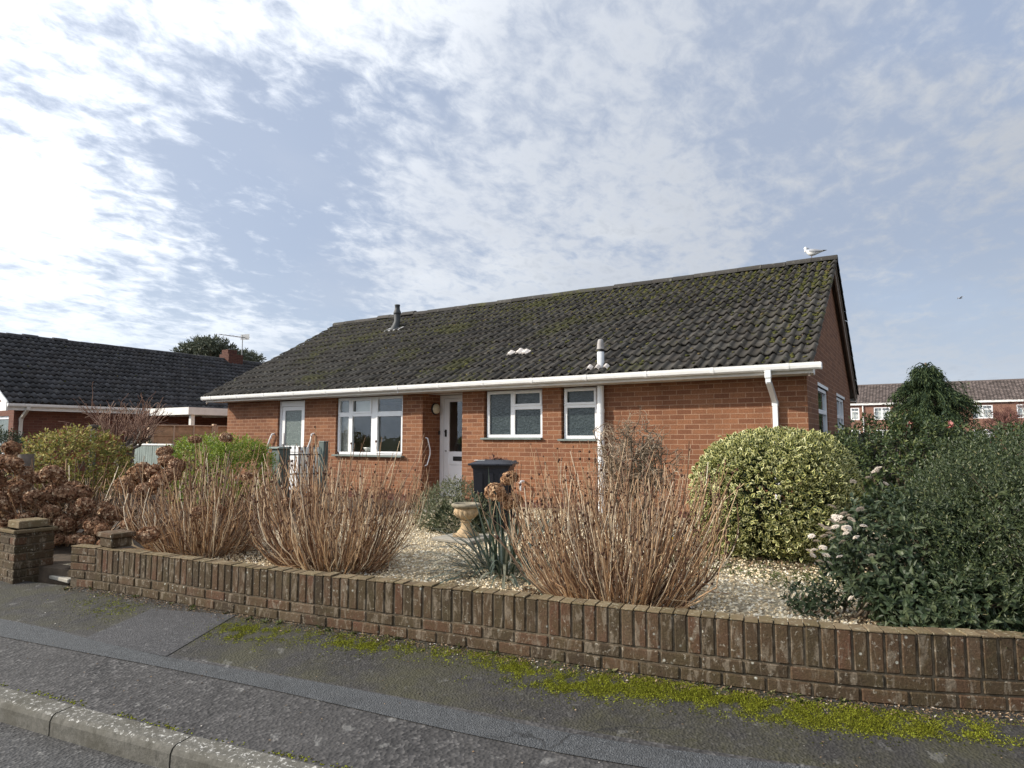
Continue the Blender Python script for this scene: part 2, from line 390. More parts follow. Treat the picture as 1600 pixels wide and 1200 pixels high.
def kerb_mat():
    t = NT('kerb_concrete'); p = t.pos()
    c = t.ramp(t.noise(p, 30, 5, .7), [(.3, (.075, .072, .062)), (.7, (.16, .152, .133))])
    c = t.mix(t.ramp(t.noise(p, 4, 4), [(.42, 0), (.66, .6)]), c, (.065, .06, .045))
    g = t.new('ShaderNodeNewGeometry'); s = t.new('ShaderNodeSeparateXYZ'); t.link(g.outputs['True Normal'], s.inputs[0])
    lich = t.math('MULTIPLY', t.ramp(t.noise(p, 48, 6, .7, .3), [(.555, 0), (.63, .7)]), t.ramp(s.outputs[2], [(.5, .06), (.9, 1)]))
    c = t.mix(lich, c, (.62, .61, .58))
    return t.set(base=c, rough=.9, spec=.2, normal=t.bump(t.noise(p, 120, 4), .5, .006))
M['kerb'] = kerb_mat()
def wallbrick():
    t = NT('weathered_wall_brick'); p = t.pos(); r = t.island()
    c = t.ramp(r, [(0, (.048, .034, .022)), (.4, (.072, .048, .029)), (.75, (.092, .056, .034)), (.92, (.102, .050, .031)), (1, (.115, .080, .052))])
    # algae and grime in blotches
    c = t.mix(t.ramp(t.noise(p, 5, 6, .7, .4), [(.40, 0), (.64, .6)]), c, (.072, .057, .029))
    # grey crust streaks running down
    mp = t.new('ShaderNodeMapping'); mp.inputs['Scale'].default_value = (1, 1, .28); t.link(p, mp.inputs['Vector'])
    c = t.mix(t.ramp(t.noise(mp.outputs[0], 24, 5, .65, .6), [(.53, 0), (.62, .75)]), c, (.19, .155, .115))
    # white lichen dots and paint-like crust
    dots = t.math('MULTIPLY', t.ramp(t.vor(p, 17), [(.08, 1), (.17, 0)]), t.ramp(t.noise(p, 7, 3), [(.52, 0), (.60, .9)]))
    c = t.mix(dots, c, (.40, .40, .35))
    c = t.mix(t.ramp(t.noise(p, 38, 5, .7, .3), [(.60, 0), (.66, .65)]), c, (.36, .33, .27))
    c = t.mix(t.ramp(t.noise(p, 3.1, 5, .6), [(.62, 0), (.78, .22)]), c, (.19, .06, .04))
    c = t.mix(1.0, c, t.ramp(t.noise(p, 110, 4, .7), [(.25, .6), (.75, 1.4)]), 'MULTIPLY')
    return t.set(base=c, rough=.92, spec=.2, normal=t.bump(t.noise(p, 70, 6, .7), .8, .008))
M['wallbrick'] = wallbrick()
M['wallmortar'] = plain('wall_mortar', (.10, .078, .052), .95, var=.75, scale=18, bump=.5)
def wall_top():
    t = NT('mossy_coping'); p = t.pos(); r = t.island()
    c = t.ramp(r, [(0, (.12, .088, .055)), (1, (.21, .16, .10))])
    c = t.mix(t.ramp(t.noise(p, 7, 5, .7), [(.45, 0), (.70, .6)]), c, (.12, .10, .045))
    c = t.mix(t.ramp(t.noise(p, 40, 4), [(.58, 0), (.68, .6)]), c, (.40, .37, .27))
    return t.set(base=c, rough=.95, spec=.1, normal=t.bump(t.noise(p, 80, 5, .7), .8, .008))
M['walltop'] = wall_top()
def gravel():
    t = NT('golden_gravel'); p = t.pos()
    c = t.ramp(t.vor(p, 55, 'F1', 'Color'), [(0, (.11, .085, .05)), (.35, (.26, .21, .14)), (.7, (.42, .36, .25)), (1, (.66, .61, .50))])
    c = t.mix(t.ramp(t.noise(p, .9, 5, .65), [(.5, 0), (.75, .6)]), c, (.20, .155, .08))
    c = t.mix(t.ramp(t.noise(p, 1.6, 6, .7), [(.58, 0), (.70, .6)]), c, (.11, .115, .035))
    return t.set(base=c, rough=.85, spec=.25, normal=t.bump(t.vor(p, 55), 1, .012))
M['gravel'] = gravel()
M['stone'] = leaf_mat('gravel_stone', [(0, (.33, .25, .15)), (.3, (.58, .46, .29)), (.65, (.76, .66, .47)), (1, (.87, .82, .70))], .75, 0, .3)
M['soil'] = plain('soil', (.075, .055, .038), .95, var=.5, scale=9, bump=.6)
def ground_mat():
    t = NT('grass_ground'); p = t.pos()
    c = t.ramp(t.noise(p, .8, 8, .7), [(.3, (.035, .045, .016)), (.55, (.06, .075, .024)), (.8, (.10, .10, .045))])
    return t.set(base=c, rough=.95, spec=.1, normal=t.bump(t.noise(p, 14, 5, .7), .8, .05))
M['ground'] = ground_mat()
def urn_mat():
    t = NT('weathered_urn_stone'); p = t.pos()
    c = t.ramp(t.noise(p, 14, 5, .65), [(.3, (.30, .21, .12)), (.55, (.46, .34, .21)), (.8, (.55, .45, .30))])
    g = t.new('ShaderNodeSeparateXYZ'); t.link(p, g.inputs[0])
    c = t.mix(t.ramp(t.noise(p, 9, 5, .7), [(.48, 0), (.66, .75)]), c, (.17, .145, .10))
    return t.set(base=c, rough=.9, spec=.2, normal=t.bump(t.noise(p, 60, 5, .7), .5, .006))
M['urn'] = urn_mat()
M['urn_rim'] = plain('urn_rim_grey', (.25, .22, .16), .9, var=.35, scale=22, bump=.5)

# ------------------------------------------------------------------ world, sun
w = bpy.data.worlds.new('World'); scene.world = w; w.use_nodes = True
def build_world():
    t = w.node_tree; N = t.nodes; L = t.links
    N.clear()
    out = N.new('ShaderNodeOutputWorld'); bg = N.new('ShaderNodeBackground'); L.new(bg.outputs[0], out.inputs[0])
    sky = N.new('ShaderNodeTexSky'); sky.sky_type = 'NISHITA'; sky.sun_disc = False
    sky.sun_elevation = SUN_EL; sky.sun_rotation = SUN_AZ
    sky.air_density = 1.0; sky.dust_density = 1.5; sky.ozone_density = 1.5
    tc = N.new('ShaderNodeTexCoord'); D = tc.outputs['Generated']
    sep = N.new('ShaderNodeSeparateXYZ'); L.new(D, sep.inputs[0])
    def math_(op, a, b=0., c=None, clamp=False):
        n = N.new('ShaderNodeMath'); n.operation = op; n.use_clamp = clamp
        for i, v in enumerate((a, b) if c is None else (a, b, c)):
            if isinstance(v, bpy.types.NodeSocket): L.new(v, n.inputs[i])
            else: n.inputs[i].default_value = v
        return n.outputs[0]
    def vmath(op, a, b):
        n = N.new('ShaderNodeVectorMath'); n.operation = op
        for i, v in enumerate((a, b)):
            if isinstance(v, bpy.types.NodeSocket): L.new(v, n.inputs[i])
            else: n.inputs[i].default_value = v
        return n
    zz = math_('ADD', math_('MAXIMUM', sep.outputs[2], 0.0), .17)
    cmb = N.new('ShaderNodeCombineXYZ')
    L.new(math_('DIVIDE', sep.outputs[0], zz), cmb.inputs[0]); L.new(math_('DIVIDE', sep.outputs[1], zz), cmb.inputs[1])
    P = cmb.outputs[0]
    def noise(vec, sc, det, ro, dist=0, off=(0, 0, 0), stretch=(1, 1, 1), rot=0):
        m = N.new('ShaderNodeMapping'); m.inputs['Location'].default_value = off; m.inputs['Scale'].default_value = stretch
        m.inputs['Rotation'].default_value = (0, 0, rot); L.new(vec, m.inputs['Vector'])
        n = N.new('ShaderNodeTexNoise'); n.inputs['Scale'].default_value = sc; n.inputs['Detail'].default_value = det
        n.inputs['Roughness'].default_value = ro; n.inputs['Distortion'].default_value = dist
        L.new(m.outputs[0], n.inputs['Vector']); return n.outputs['Fac']
    def ramp(f, a, b, smooth=True):
        n = N.new('ShaderNodeMapRange'); n.interpolation_type = 'SMOOTHSTEP' if smooth else 'LINEAR'
        L.new(f, n.inputs[0]); n.inputs[1].default_value = a; n.inputs[2].default_value = b; return n.outputs[0]
    def mix(f, a, b):
        n = N.new('ShaderNodeMix'); n.data_type = 'RGBA'
        for s_, v in ((n.inputs[0], f), (n.inputs[6], a), (n.inputs[7], b)):
            if isinstance(v, bpy.types.NodeSocket): L.new(v, s_)
            elif isinstance(v, float): s_.default_value = v
            else: s_.default_value = (*v, 1)
        return n.outputs[2]
    big = noise(P, .8, 3, .5, .1, (3.1, 1.7, 0))
    mid = noise(P, 4.2, 7, .6, .25, (0.3, 5.0, 2), (1, .75, 1), R(30))
    cell = noise(P, 15.0, 6, .62, .3, (7, 2, 1), (1, .7, 1), R(30))
    def lobe(v, k):                       # soft patch of sky in a given direction
        v = Vector(v).normalized(); d = vmath('DOT_PRODUCT', D, tuple(v)).outputs['Value']
        return math_('POWER', math_('MAXIMUM', d, 0.0), k)
    hole = lobe(tuple(AX + RT*(-.36) + UPV*.30), 70)
    hole2 = lobe(tuple(AX + RT*(.52) + UPV*.42), 60)
    full = lobe(tuple(AX + RT*(.12) + UPV*.52), 22)
    cov = math_('ADD', math_('ADD', math_('MULTIPLY', big, .55), math_('MULTIPLY', mid, .48)), math_('MULTIPLY', cell, .48))
    cov = math_('SUBTRACT', cov, math_('MULTIPLY', hole, .26))
    cov = math_('SUBTRACT', cov, math_('MULTIPLY', hole2, .06))
    cov = math_('ADD', cov, math_('MULTIPLY', full, .05))
    sd = vmath('DOT_PRODUCT', D, tuple(SUN_DIR)).outputs['Value']
    g1 = math_('POWER', math_('MAXIMUM', sd, 0.0), 1.9)
    cov = math_('ADD', cov, math_('MULTIPLY', g1, .20))
    mask = ramp(cov, .62, .86)
    thick = ramp(cov, .80, .98)
    # cloud light: forward scattering towards the sun
    glow = math_('ADD', math_('MULTIPLY', g1, .60), math_('MULTIPLY', math_('POWER', math_('MAXIMUM', sd, 0.0), 14.0), 1.1))
    lit = math_('ADD', math_('MULTIPLY_ADD', sd, .26, .57), glow)
    ccol = mix(thick, (1.10, 1.15, 1.22), (.84, .90, .99))
    csc = vmath('SCALE', ccol, (0, 0, 0)); L.new(lit, csc.inputs['Scale'])
    # clear sky seen through thin haze
    sks = vmath('SCALE', sky.outputs[0], (0, 0, 0)); sks.inputs['Scale'].default_value = .10
    veil = mix(math_('ADD', math_('MULTIPLY', g1, .4), math_('MULTIPLY', math_('MAXIMUM', sd, 0.), .25)), (.37, .44, .58), (.80, .84, .92))
    blue = mix(.72, sks.outputs[0], veil)
    # dull sheet of higher cloud, thicker away from the sun
    sheet = noise(P, 1.5, 4, .55, .2, (9.3, 4.1, 3), (1, .8, 1), R(20))
    sheet = ramp(math_('ADD', math_('ADD', sheet, math_('MULTIPLY', sd, -.30)), math_('MULTIPLY', full, .22)), .36, .66)
    gcol = vmath('SCALE', (.58, .645, .77), (0, 0, 0)); L.new(math_('MULTIPLY_ADD', sd, .32, .66), gcol.inputs['Scale'])
    # haze near the horizon
    hz = ramp(sep.outputs[2], .30, 0.0)
    col = mix(mask, blue, csc.outputs[0]); col = mix(math_('MULTIPLY', sheet, .42), col, gcol.outputs[0])
    hcol = vmath('SCALE', (.55, .64, .76), (0, 0, 0)); L.new(math_('ADD', .86, math_('MULTIPLY', g1, .45)), hcol.inputs['Scale'])
    col = mix(math_('MULTIPLY', hz, .62), col, hcol.outputs[0])
    L.new(col, bg.inputs['Color']); bg.inputs['Strength'].default_value = 1.0
build_world()
sl = bpy.data.lights.new('sun', 'SUN'); sl.energy = 4.1; sl.angle = R(.9); sl.color = (1.0, .90, .75)
so = bpy.data.objects.new('sun', sl); COL.objects.link(so)
so.rotation_euler = (-SUN_DIR).to_track_quat('-Z', 'Y').to_euler(); so.location = (0, 0, 60)
scene.view_settings.view_transform = 'Standard'; scene.view_settings.look = 'None'
scene.view_settings.exposure = 0.35; scene.view_settings.gamma = 1.0
scene.cycles.use_denoising = True
scene.cycles.max_bounces = 6; scene.cycles.transparent_max_bounces = 8

# ------------------------------------------------------------------ foliage helpers
def unit(a): return a/np.maximum(np.linalg.norm(a, axis=-1, keepdims=True), 1e-9)
def rand_dirs(n): return unit(RNG.normal(size=(n, 3)))
def leaves(P, D, U, L, W, fold=.12, droop=.12):
    n = len(P); D = unit(D); S = unit(np.cross(D, U)); U = np.cross(S, D)
    L = np.broadcast_to(np.asarray(L, float), (n,))[:, None]; W = np.broadcast_to(np.asarray(W, float), (n,))[:, None]
    V = np.stack([P, P+D*L*.5+S*W*.5+U*W*fold, P+D*L*.5, P+D*L*.5-S*W*.5+U*W*fold, P+D*L-U*L*droop], 1).reshape(-1, 3)
    b = (np.arange(n)*5)[:, None]
    F = np.concatenate([b+np.array([[0, 2, 1]]), b+np.array([[0, 3, 2]]), b+np.array([[1, 2, 4]]), b+np.array([[2, 3, 4]])], 1).reshape(-1, 3)
    uv = np.tile(np.array([[.5, 0], [1, .5], [0, .5], [1, .5], [.75, 1]]), (n, 1))
    return V, F, uv
def blades(P, D, L, W, curve=.5, seg=5, up=(0, 0, 1), taper=1.0):
    """strap leaves bending towards the ground"""
    n = len(P); D = unit(D); up = np.array(up, float); S = unit(np.cross(D, up)+1e-6)
    L = np.broadcast_to(np.asarray(L, float), (n,))[:, None]; W = np.broadcast_to(np.asarray(W, float), (n,))[:, None]
    C = np.broadcast_to(np.asarray(curve, float), (n,))[:, None]
    rows = []
    p = P.copy(); d = D.copy()
    for k in range(seg+1):
        t = k/seg; ww = W*(.55+.9*t-1.45*t*t*taper if t < 1 else .03)*1.0
        ww = np.maximum(ww, W*.04)
        rows += [p-S*ww*.5, p+S*ww*.5]
        d = unit(d+np.array([0, 0, -1.0])*C*.9/seg*(1+t)); p = p+d*L/seg
    V = np.stack(rows, 1).reshape(-1, 3); m = 2*(seg+1); b = (np.arange(n)*m)[:, None]
    F = np.concatenate([b+np.array([[2*k, 2*k+1, 2*k+3, 2*k+2]]) for k in range(seg)], 1).reshape(-1, 4)
    return V, F
def tubes(paths, radii, sides=4):
    """paths (N,K,3), radii (N,K)"""
    N_, K, _ = paths.shape
    T = np.gradient(paths, axis=1); T = unit(T)
    ref = np.tile(np.array([[.31, .95, .05]]), (N_, 1))[:, None, :]
    A = unit(np.cross(T, ref)); B = np.cross(T, A)
    ang = np.arange(sides)*2*np.pi/sides
    V = paths[:, :, None, :]+(A[:, :, None, :]*np.cos(ang)[None, None, :, None]+B[:, :, None, :]*np.sin(ang)[None, None, :, None])*radii[:, :, None, None]
    V = V.reshape(-1, 3)
    base = (np.arange(N_)*K*sides)[:, None]
    q = []
    for k in range(K-1):
        for s in range(sides):
            s2 = (s+1) % sides; q.append([k*sides+s, k*sides+s2, (k+1)*sides+s2, (k+1)*sides+s])
    F = (base[:, :, None]+np.array(q).reshape(1, -1)[:, :, None].transpose(0, 1, 2)).reshape(-1, 4)
    return V, F
def cat_mesh(parts):
    """join (V,F,uv or None, mat) lists with equal face sizes"""
    V = []; F = []; U = []; Mi = []; off = 0
    for (v, f, u, m) in parts:
        V.append(v); F.append(f+off); U.append(u if u is not None else np.zeros((len(v), 2))); Mi.append(np.full(len(f), m)); off += len(v)
    return np.concatenate(V), np.concatenate(F), np.concatenate(U), np.concatenate(Mi)
def lumpy(n, c, rad, lumps=14, amp=.16, sharp=9, depth=.25, zmin=-.7, seed=0, flat=0.0):
    """points and outward normals in the outer shell of an irregular ellipsoid"""
    rg = np.random.default_rng(seed)
    d = unit(rg.normal(size=(int(n*1.9), 3))); d = d[d[:, 2] > zmin][:n]
    k = unit(rg.normal(size=(lumps, 3))); a = rg.uniform(-amp*.6, amp, lumps)
    f = 1+(a[None]*np.exp(-(1-d@k.T)*sharp)).sum(1)
    f *= 1-depth*rg.beta(1.1, 2.2, len(d))
    f *= 1+rg.normal(0, .015, len(d))
    rad = np.array(rad)
    p = np.sign(d)*np.abs(d)**(1-flat)
    return np.array(c)+p*rad*f[:, None], unit(d/rad)
def bush_leaves(P, Nn, L, W, out=.6, up=.25, jit=.8, fold=.12, droop=.15, fv=.6):
    n = len(P)
    D = unit(Nn*out+np.array([0, 0, up])+RNG.normal(size=(n, 3))*jit*.6)
    U = unit(Nn*fv+np.array([0, 0, .35])+RNG.normal(size=(n, 3))*.45)
    return leaves(P, D, U, L*RNG.uniform(.7, 1.25, n), W*RNG.uniform(.75, 1.2, n), fold, droop)
def sprigs(P, Dr, n, slen, L, W, a0=70, a1=25, fold=.1, droop=.05):
    N_ = len(P); Dr = unit(Dr)
    ref = unit(RNG.normal(size=(N_, 3))); A = unit(np.cross(Dr, ref)); B = np.cross(Dr, A)
    slen = np.broadcast_to(np.asarray(slen, float), (N_,))
    Ps, Ds, Us = [], [], []
    for j in range(n):
        t = (j+.5)/n; ang = R(a0+(a1-a0)*t); w_ = 2.4*j+RNG.uniform(0, 6.28, N_)*.15+RNG.uniform(0, .5, N_)
        perp = A*np.cos(w_)[:, None]+B*np.sin(w_)[:, None]
        Ps.append(P+Dr*(slen*t)[:, None]); Ds.append(Dr*math.cos(ang)+perp*math.sin(ang)); Us.append(Dr*math.sin(ang)-perp*math.cos(ang)+RNG.normal(size=(N_, 3))*.2)
    P2 = np.concatenate(Ps); n2 = len(P2)
    return leaves(P2, np.concatenate(Ds), np.concatenate(Us), L*RNG.uniform(.7, 1.25, n2), W*RNG.uniform(.8, 1.2, n2), fold, droop)
def bezier_paths(P0, P1, sag, K=5, wob=.01):
    """N paths from P0 to P1, bowed by the vector sag"""
    t = np.linspace(0, 1, K)[None, :, None]
    Q = P0[:, None, :]*(1-t)+P1[:, None, :]*t+sag[:, None, :]*(t*(1-t)*4)
    Q = Q+RNG.normal(size=Q.shape)*wob*(t*(1.2-t)*3)
    return Q
def blob_ico(n_pts, C, rad, squash=.5, jit=.25):
    """many small irregular lumps (octahedral, once subdivided)"""
    base = np.array([[1, 0, 0], [-1, 0, 0], [0, 1, 0], [0, -1, 0], [0, 0, 1], [0, 0, -1]], float)
    f = [(0, 2, 4), (2, 1, 4), (1, 3, 4), (3, 0, 4), (2, 0, 5), (1, 2, 5), (3, 1, 5), (0, 3, 5)]
    vs = [tuple(b) for b in base]; fs = []; cache = {}
    def mid(a, b):
        k = (min(a, b), max(a, b))
        if k not in cache:
            m = unit(np.array(vs[a])+np.array(vs[b])); cache[k] = len(vs); vs.append(tuple(m))
        return cache[k]
    for a, b, c in f:
        x, y, z = mid(a, b), mid(b, c), mid(c, a); fs += [(a, x, z), (x, b, y), (z, y, c), (x, y, z)]
    vs = np.array(vs); fs = np.array(fs); n = len(C)
    s = RNG.uniform(1-jit, 1+jit, (n, len(vs)))
    rad = np.broadcast_to(np.asarray(rad, float), (n,))
    V = vs[None]*s[:, :, None]*rad[:, None, None]
    V[:, :, 2] *= squash
    th = RNG.uniform(0, 6.28, n); c_, s_ = np.cos(th)[:, None], np.sin(th)[:, None]
    X = V[:, :, 0]*c_-V[:, :, 1]*s_; Y = V[:, :, 0]*s_+V[:, :, 1]*c_
    V = np.stack([X, Y, V[:, :, 2]], 2)+C[:, None, :]
    F = (np.arange(n)*len(vs))[:, None, None]+fs[None]
    return V.reshape(-1, 3), F.reshape(-1, 3)

# ================================================================== THE SETTING
def spline(pts, n):
    P = [Vector((*p, 0)) for p in pts]; out = []
    for i in range(len(P)-1):
        p0, p1, p2, p3 = P[max(i-1, 0)], P[i], P[i+1], P[min(i+2, len(P)-1)]
        for k in range(n):
            t = k/n
            out.append(.5*((2*p1)+(-p0+p2)*t+(2*p0-5*p1+4*p2-p3)*t*t+(-p0+3*p1-3*p2+p3)*t*t*t))
    out.append(P[-1]); return out
def resample(path, step):
    out = [path[0]]; acc = 0.0
    for a, b in zip(path[:-1], path[1:]):
        L = (b-a).length; d = step-acc
        while d <= L and L > 0: out.append(a+(b-a)*(d/L)); d += step
        acc = L-(d-step)
    return out
WALL = spline([(-6.60, 2.925), (-6.0, 3.025), (-4.26, 3.19), (-2.65, 3.43), (-1.38, 3.60), (-.45, 3.79), (.14, 4.00), (1.0, 4.42), (2.0, 5.1), (3.2, 6.3)], 24)
FRONT = spline([(-40, -3.0), (-14, 1.25), (-9.0, 2.40), (-7.4, 2.76), (-6.60, 2.925), (-6.0, 3.025), (-4.26, 3.19), (-2.65, 3.43), (-1.38, 3.60), (-.45, 3.79), (.14, 4.00), (1.0, 4.42), (2.0, 5.1), (3.2, 6.3), (9, 16), (14, 40)], 16)
KERB = spline([(-40, -4.9), (-14, -.35), (-8, 1.0), (-6, 1.42), (-4.467, 1.66), (-3.18, 1.854), (-1.2, 2.22), (.6, 2.78), (2.4, 3.75), (4.2, 5.6), (11, 16), (16, 40)], 16)
FA = np.array([(p.x, p.y) for p in FRONT]); KA = np.array([(p.x, p.y) for p in KERB])
def poly_dist(q, A):
    a, b = A[:-1], A[1:]; d = b-a
    t = np.clip(((q[:, None, :]-a[None])*d[None]).sum(2)/(d*d).sum(1)[None], 0, 1)
    c = a[None]+d[None]*t[:, :, None]
    return np.sqrt(((q[:, None, :]-c)**2).sum(2)).min(1)
def pave_z(q):
    q = np.atleast_2d(q); dk = poly_dist(q, KA); df = poly_dist(q, FA)
    dk = np.maximum(dk-.12, 0); return .110+.140*dk/(dk+df+1e-9)
def ribbon(name, mats, r0, r1, nx, na, lift, parent=None, mfun=None, x0=0.0, x1=1.0):
    """sheet between fraction r0 and r1 of the way from kerb to garden wall"""
    K = resample(KERB, .05); Fp = resample(FRONT, .05)
    ka = np.array([(p.x, p.y) for p in K]); fa = np.array([(p.x, p.y) for p in Fp])
    # pair each kerb point with its nearest front point
    j = ((ka[:, None, :]-fa[None])**2).sum(2).argmin(1); j = np.maximum.accumulate(j)
    sel = (ka[:, 0] > x0) & (ka[:, 0] < x1); ka = ka[sel]; fb = fa[j][sel]
    R0 = np.array([r0(x) if callable(r0) else r0 for x in ka[:, 0]]); R1 = np.array([r1(x) if callable(r1) else r1 for x in ka[:, 0]])
    rows = []
    for k in range(na+1):
        f = R0+(R1-R0)*k/na
        q = ka*(1-f[:, None])+fb*f[:, None]; rows.append(np.column_stack([q, pave_z(q)+lift]))
    V = np.stack(rows, 1).reshape(-1, 3); m = na+1; F = []; mi = []
    for i in range(len(ka)-1):
        for k in range(na):
            F.append((i*m+k, (i+1)*m+k, (i+1)*m+k+1, i*m+k+1)); mi.append(mfun((k+.5)/na) if mfun else 0)
    return props(mesh_np(name, V, np.array(F), mats, parent, smooth=True, midx=mi), kind='structure')

g = MB(); g.face([(-900, -900, -.06), (900, -900, -.06), (900, 900, -.06), (-900, 900, -.06)])
props(g.build('ground', M['ground']), kind='structure')
g = MB(); K2 = resample(KERB, .5)
for a, b in zip(K2[:-1], K2[1:]):
    g.face([(a.x+3.0, a.y-14, 0), (b.x+3.0, b.y-14, 0), (b.x, b.y+.05, 0), (a.x, a.y+.05, 0)])
props(g.build('road', M['road']), kind='structure')
KOFF = .125
ribbon('pavement', [M['pave'], M['pave_old']], .075, 1.0, 0, 14, 0.0, mfun=lambda f: 0 if f < .47 else 1, x0=-30, x1=8)
ribbon('pavement_trench_strip', M['strip'], lambda x: .405+.02*math.sin(x*1.3), lambda x: .515+.012*math.sin(x*2.1+1), 0, 3, .005, x0=-30, x1=8)
# squarer tarmac repair between the strip and the wall
def quad_sheet(name, c, mat, lift, n=10):
    c = [np.array(p[:2]) for p in c]; V = []
    for i in range(n+1):
        for k in range(n+1):
            u, v = i/n, k/n; V.append((c[0]*(1-u)+c[1]*u)*(1-v)+(c[3]*(1-u)+c[2]*u)*v)
    V = np.array(V); V = np.column_stack([V, pave_z(V)+lift])
    F = [(i*(n+1)+k, (i+1)*(n+1)+k, (i+1)*(n+1)+k+1, i*(n+1)+k+1) for i in range(n) for k in range(n)]
    return props(mesh_np(name, V, np.array(F), mat, smooth=True), kind='structure')
quad_sheet('pavement_repair_patch', [(-5.06, 2.34), (-4.20, 2.46), (-4.45, 3.14), (-5.22, 2.93)], M['patch'], .004)
# kerb stones
g = MB(); ks = resample(KERB, .915)
for a, b in zip(ks[:-1], ks[1:]):
    if a.x < -16 or a.x > 6: continue
    sub = [a+(b-a)*t for t in (.006, .25, .5, .75, .994)]
    # follow the curve
    for p, q in zip(sub[:-1], sub[1:]):
        t = (q-p).normalized(); n = Vector((-t.y, t.x, 0))
        prof = [(-.004, -.06), (0.0, .075), (.012, .098), (.03, .108), (.125, .112), (.125, -.06)]
        A = [p+n*d+Vector((0, 0, z)) for d, z in prof]; B = [q+n*d+Vector((0, 0, z)) for d, z in prof]
        for i in range(5): g.face([A[i], B[i], B[i+1], A[i+1]][::-1], 0)
    for p, t in ((sub[0], -1), (sub[-1], 1)):
        tt = (b-a).normalized(); n = Vector((-tt.y, tt.x, 0))
        g.face([p+n*d+Vector((0, 0, z)) for d, z in [(-.004, -.06), (0.0, .075), (.012, .098), (.03, .108), (.125, .112), (.125, -.06)]][::t])
props(g.build('kerb', M['kerb'], fix=False), kind='structure')
# raised front garden behind the wall
g = MB()
wl = [(p.x, p.y+.10) for p in resample(FRONT, .2)]
GZ = .365
for (a, b) in zip(wl[:-1], wl[1:]):
    if a[0] > 8 or a[0] < -35: continue
    g.face([(a[0], a[1], GZ), (b[0], b[1], GZ), (b[0], 40, GZ), (a[0], 40, GZ)])
for (a, b) in zip(wl[:-1], wl[1:]):
    if -35 < a[0] < 8: g.face([(a[0], a[1], -.05), (b[0], b[1], -.05), (b[0], b[1], GZ), (a[0], a[1], GZ)])
g.face([(-700, 40, GZ), (700, 40, GZ), (700, 800, GZ), (-700, 800, GZ)])
g.face([(7.9, 13.9, GZ), (400, 13.9, GZ), (400, 40, GZ), (7.9, 40, GZ)]); g.face([(-400, -1, GZ), (-34.9, -1, GZ), (-34.9, 40, GZ), (-400, 40, GZ)])
props(g.build('garden_soil', M['soil']), kind='structure')
def gz(x, y):
    return .405+.02*math.sin(x*1.7+.4)*math.sin(y*1.3)+.012*math.sin(x*4.1)*math.cos(y*3.7)
g = MB(); nx, ny = 70, 44; vs = []; fs = []
FX = sorted([(p.x, p.y) for p in FRONT]); fx = np.array([p[0] for p in FX]); fy = np.array([p[1] for p in FX])
for i in range(nx+1):
    x = -6.9+i*(8.2/nx); yf = float(np.interp(x, fx, fy))+.12
    for k in range(ny+1):
        y = yf+(9.55-yf)*k/ny; vs.append((x, y, gz(x, y)+.012))
for i in range(nx):
    for k in range(ny): a = i*(ny+1)+k; fs.append((a, a+ny+1, a+ny+2, a+1))
g.add(vs, fs, 0, True)
props(g.build('gravel_bed', M['gravel']), kind='structure')
# loose stones on the gravel
n = 36000; x = RNG.uniform(-6.6, 1.1, n); yf = np.interp(x, fx, fy)+.16; y = yf+(9.2-yf)*RNG.uniform(0, 1, n)**1.5
C = np.column_stack([x, y, [gz(a, b)+.014 for a, b in zip(x, y)]])
base = np.array([[1, 0, 0], [-1, 0, 0], [0, 1, 0], [0, -1, 0], [0, 0, 1], [0, 0, -1]], float)
fo = np.array([(0, 2, 4), (2, 1, 4), (1, 3, 4), (3, 0, 4), (2, 0, 5), (1, 2, 5), (3, 1, 5), (0, 3, 5)])
V = base[None]*RNG.uniform(.006, .019, (n, 6, 1)); V[:, :, 2] *= .75
th = RNG.uniform(0, 6.28, n)[:, None]; V = np.stack([V[:, :, 0]*np.cos(th)-V[:, :, 1]*np.sin(th), V[:, :, 0]*np.sin(th)+V[:, :, 1]*np.cos(th), V[:, :, 2]+V[:, :, 0]*RNG.uniform(-.4, .4, (n, 1))], 2)+C[:, None, :]
props(mesh_np('loose_gravel', V.reshape(-1, 3), ((np.arange(n)*6)[:, None, None]+fo[None]).reshape(-1, 3), M['stone']), kind='stuff')

# ------------------------------------------------------------------ garden wall
def frame_at(path, s):
    acc = 0.0
    for a, b in zip(path[:-1], path[1:]):
        L = (b-a).length
        if acc+L >= s or b is path[-1]:
            t = (b-a).normalized(); return a+t*(s-acc), t
        acc += L
def path_len(path): return sum((b-a).length for a, b in zip(path[:-1], path[1:]))
WL = path_len(WALL)
wall_t = thing('garden_wall', 'low curved garden wall of weathered brick with a soldier course on top', 'garden wall', (-6.6, 2.93, .2))
g = MB(); top = MB()
def wall_T(s, jit=.0028):
    c, t = frame_at(WALL, min(max(s, 0), WL-.01)); n = Vector((-t.y, t.x, 0))
    dj = random.uniform(-jit, jit); tw = random.uniform(-.012, .012)
    return lambda a, b, z: tuple(c+t*(a+tw*b)+n*(b+dj+a*tw)+Vector((0, 0, z)))
s = .34
while s < WL-.1:
    T = wall_T(s+.0375); z1 = .604+random.uniform(-.0035, .0035)
    g.bbox(-.0325, .0325, 0, .104, .402, z1, .006, T=T)
    h = random.uniform(.006, .013)
    top.bbox(-.0345, .0345, -.003, .108, z1+.001, z1+h, .004, T=T)
    s += .0752
for c_, z0 in enumerate((.17, .252, .327)):
    s = -.02+(.11 if c_ % 2 else 0)
    while s < WL-.15:
        L = .2145; T = wall_T(s+L/2)
        g.bbox(-L/2, L/2, -.002, .106, z0, z0+.066, .006, T=T); s += .225
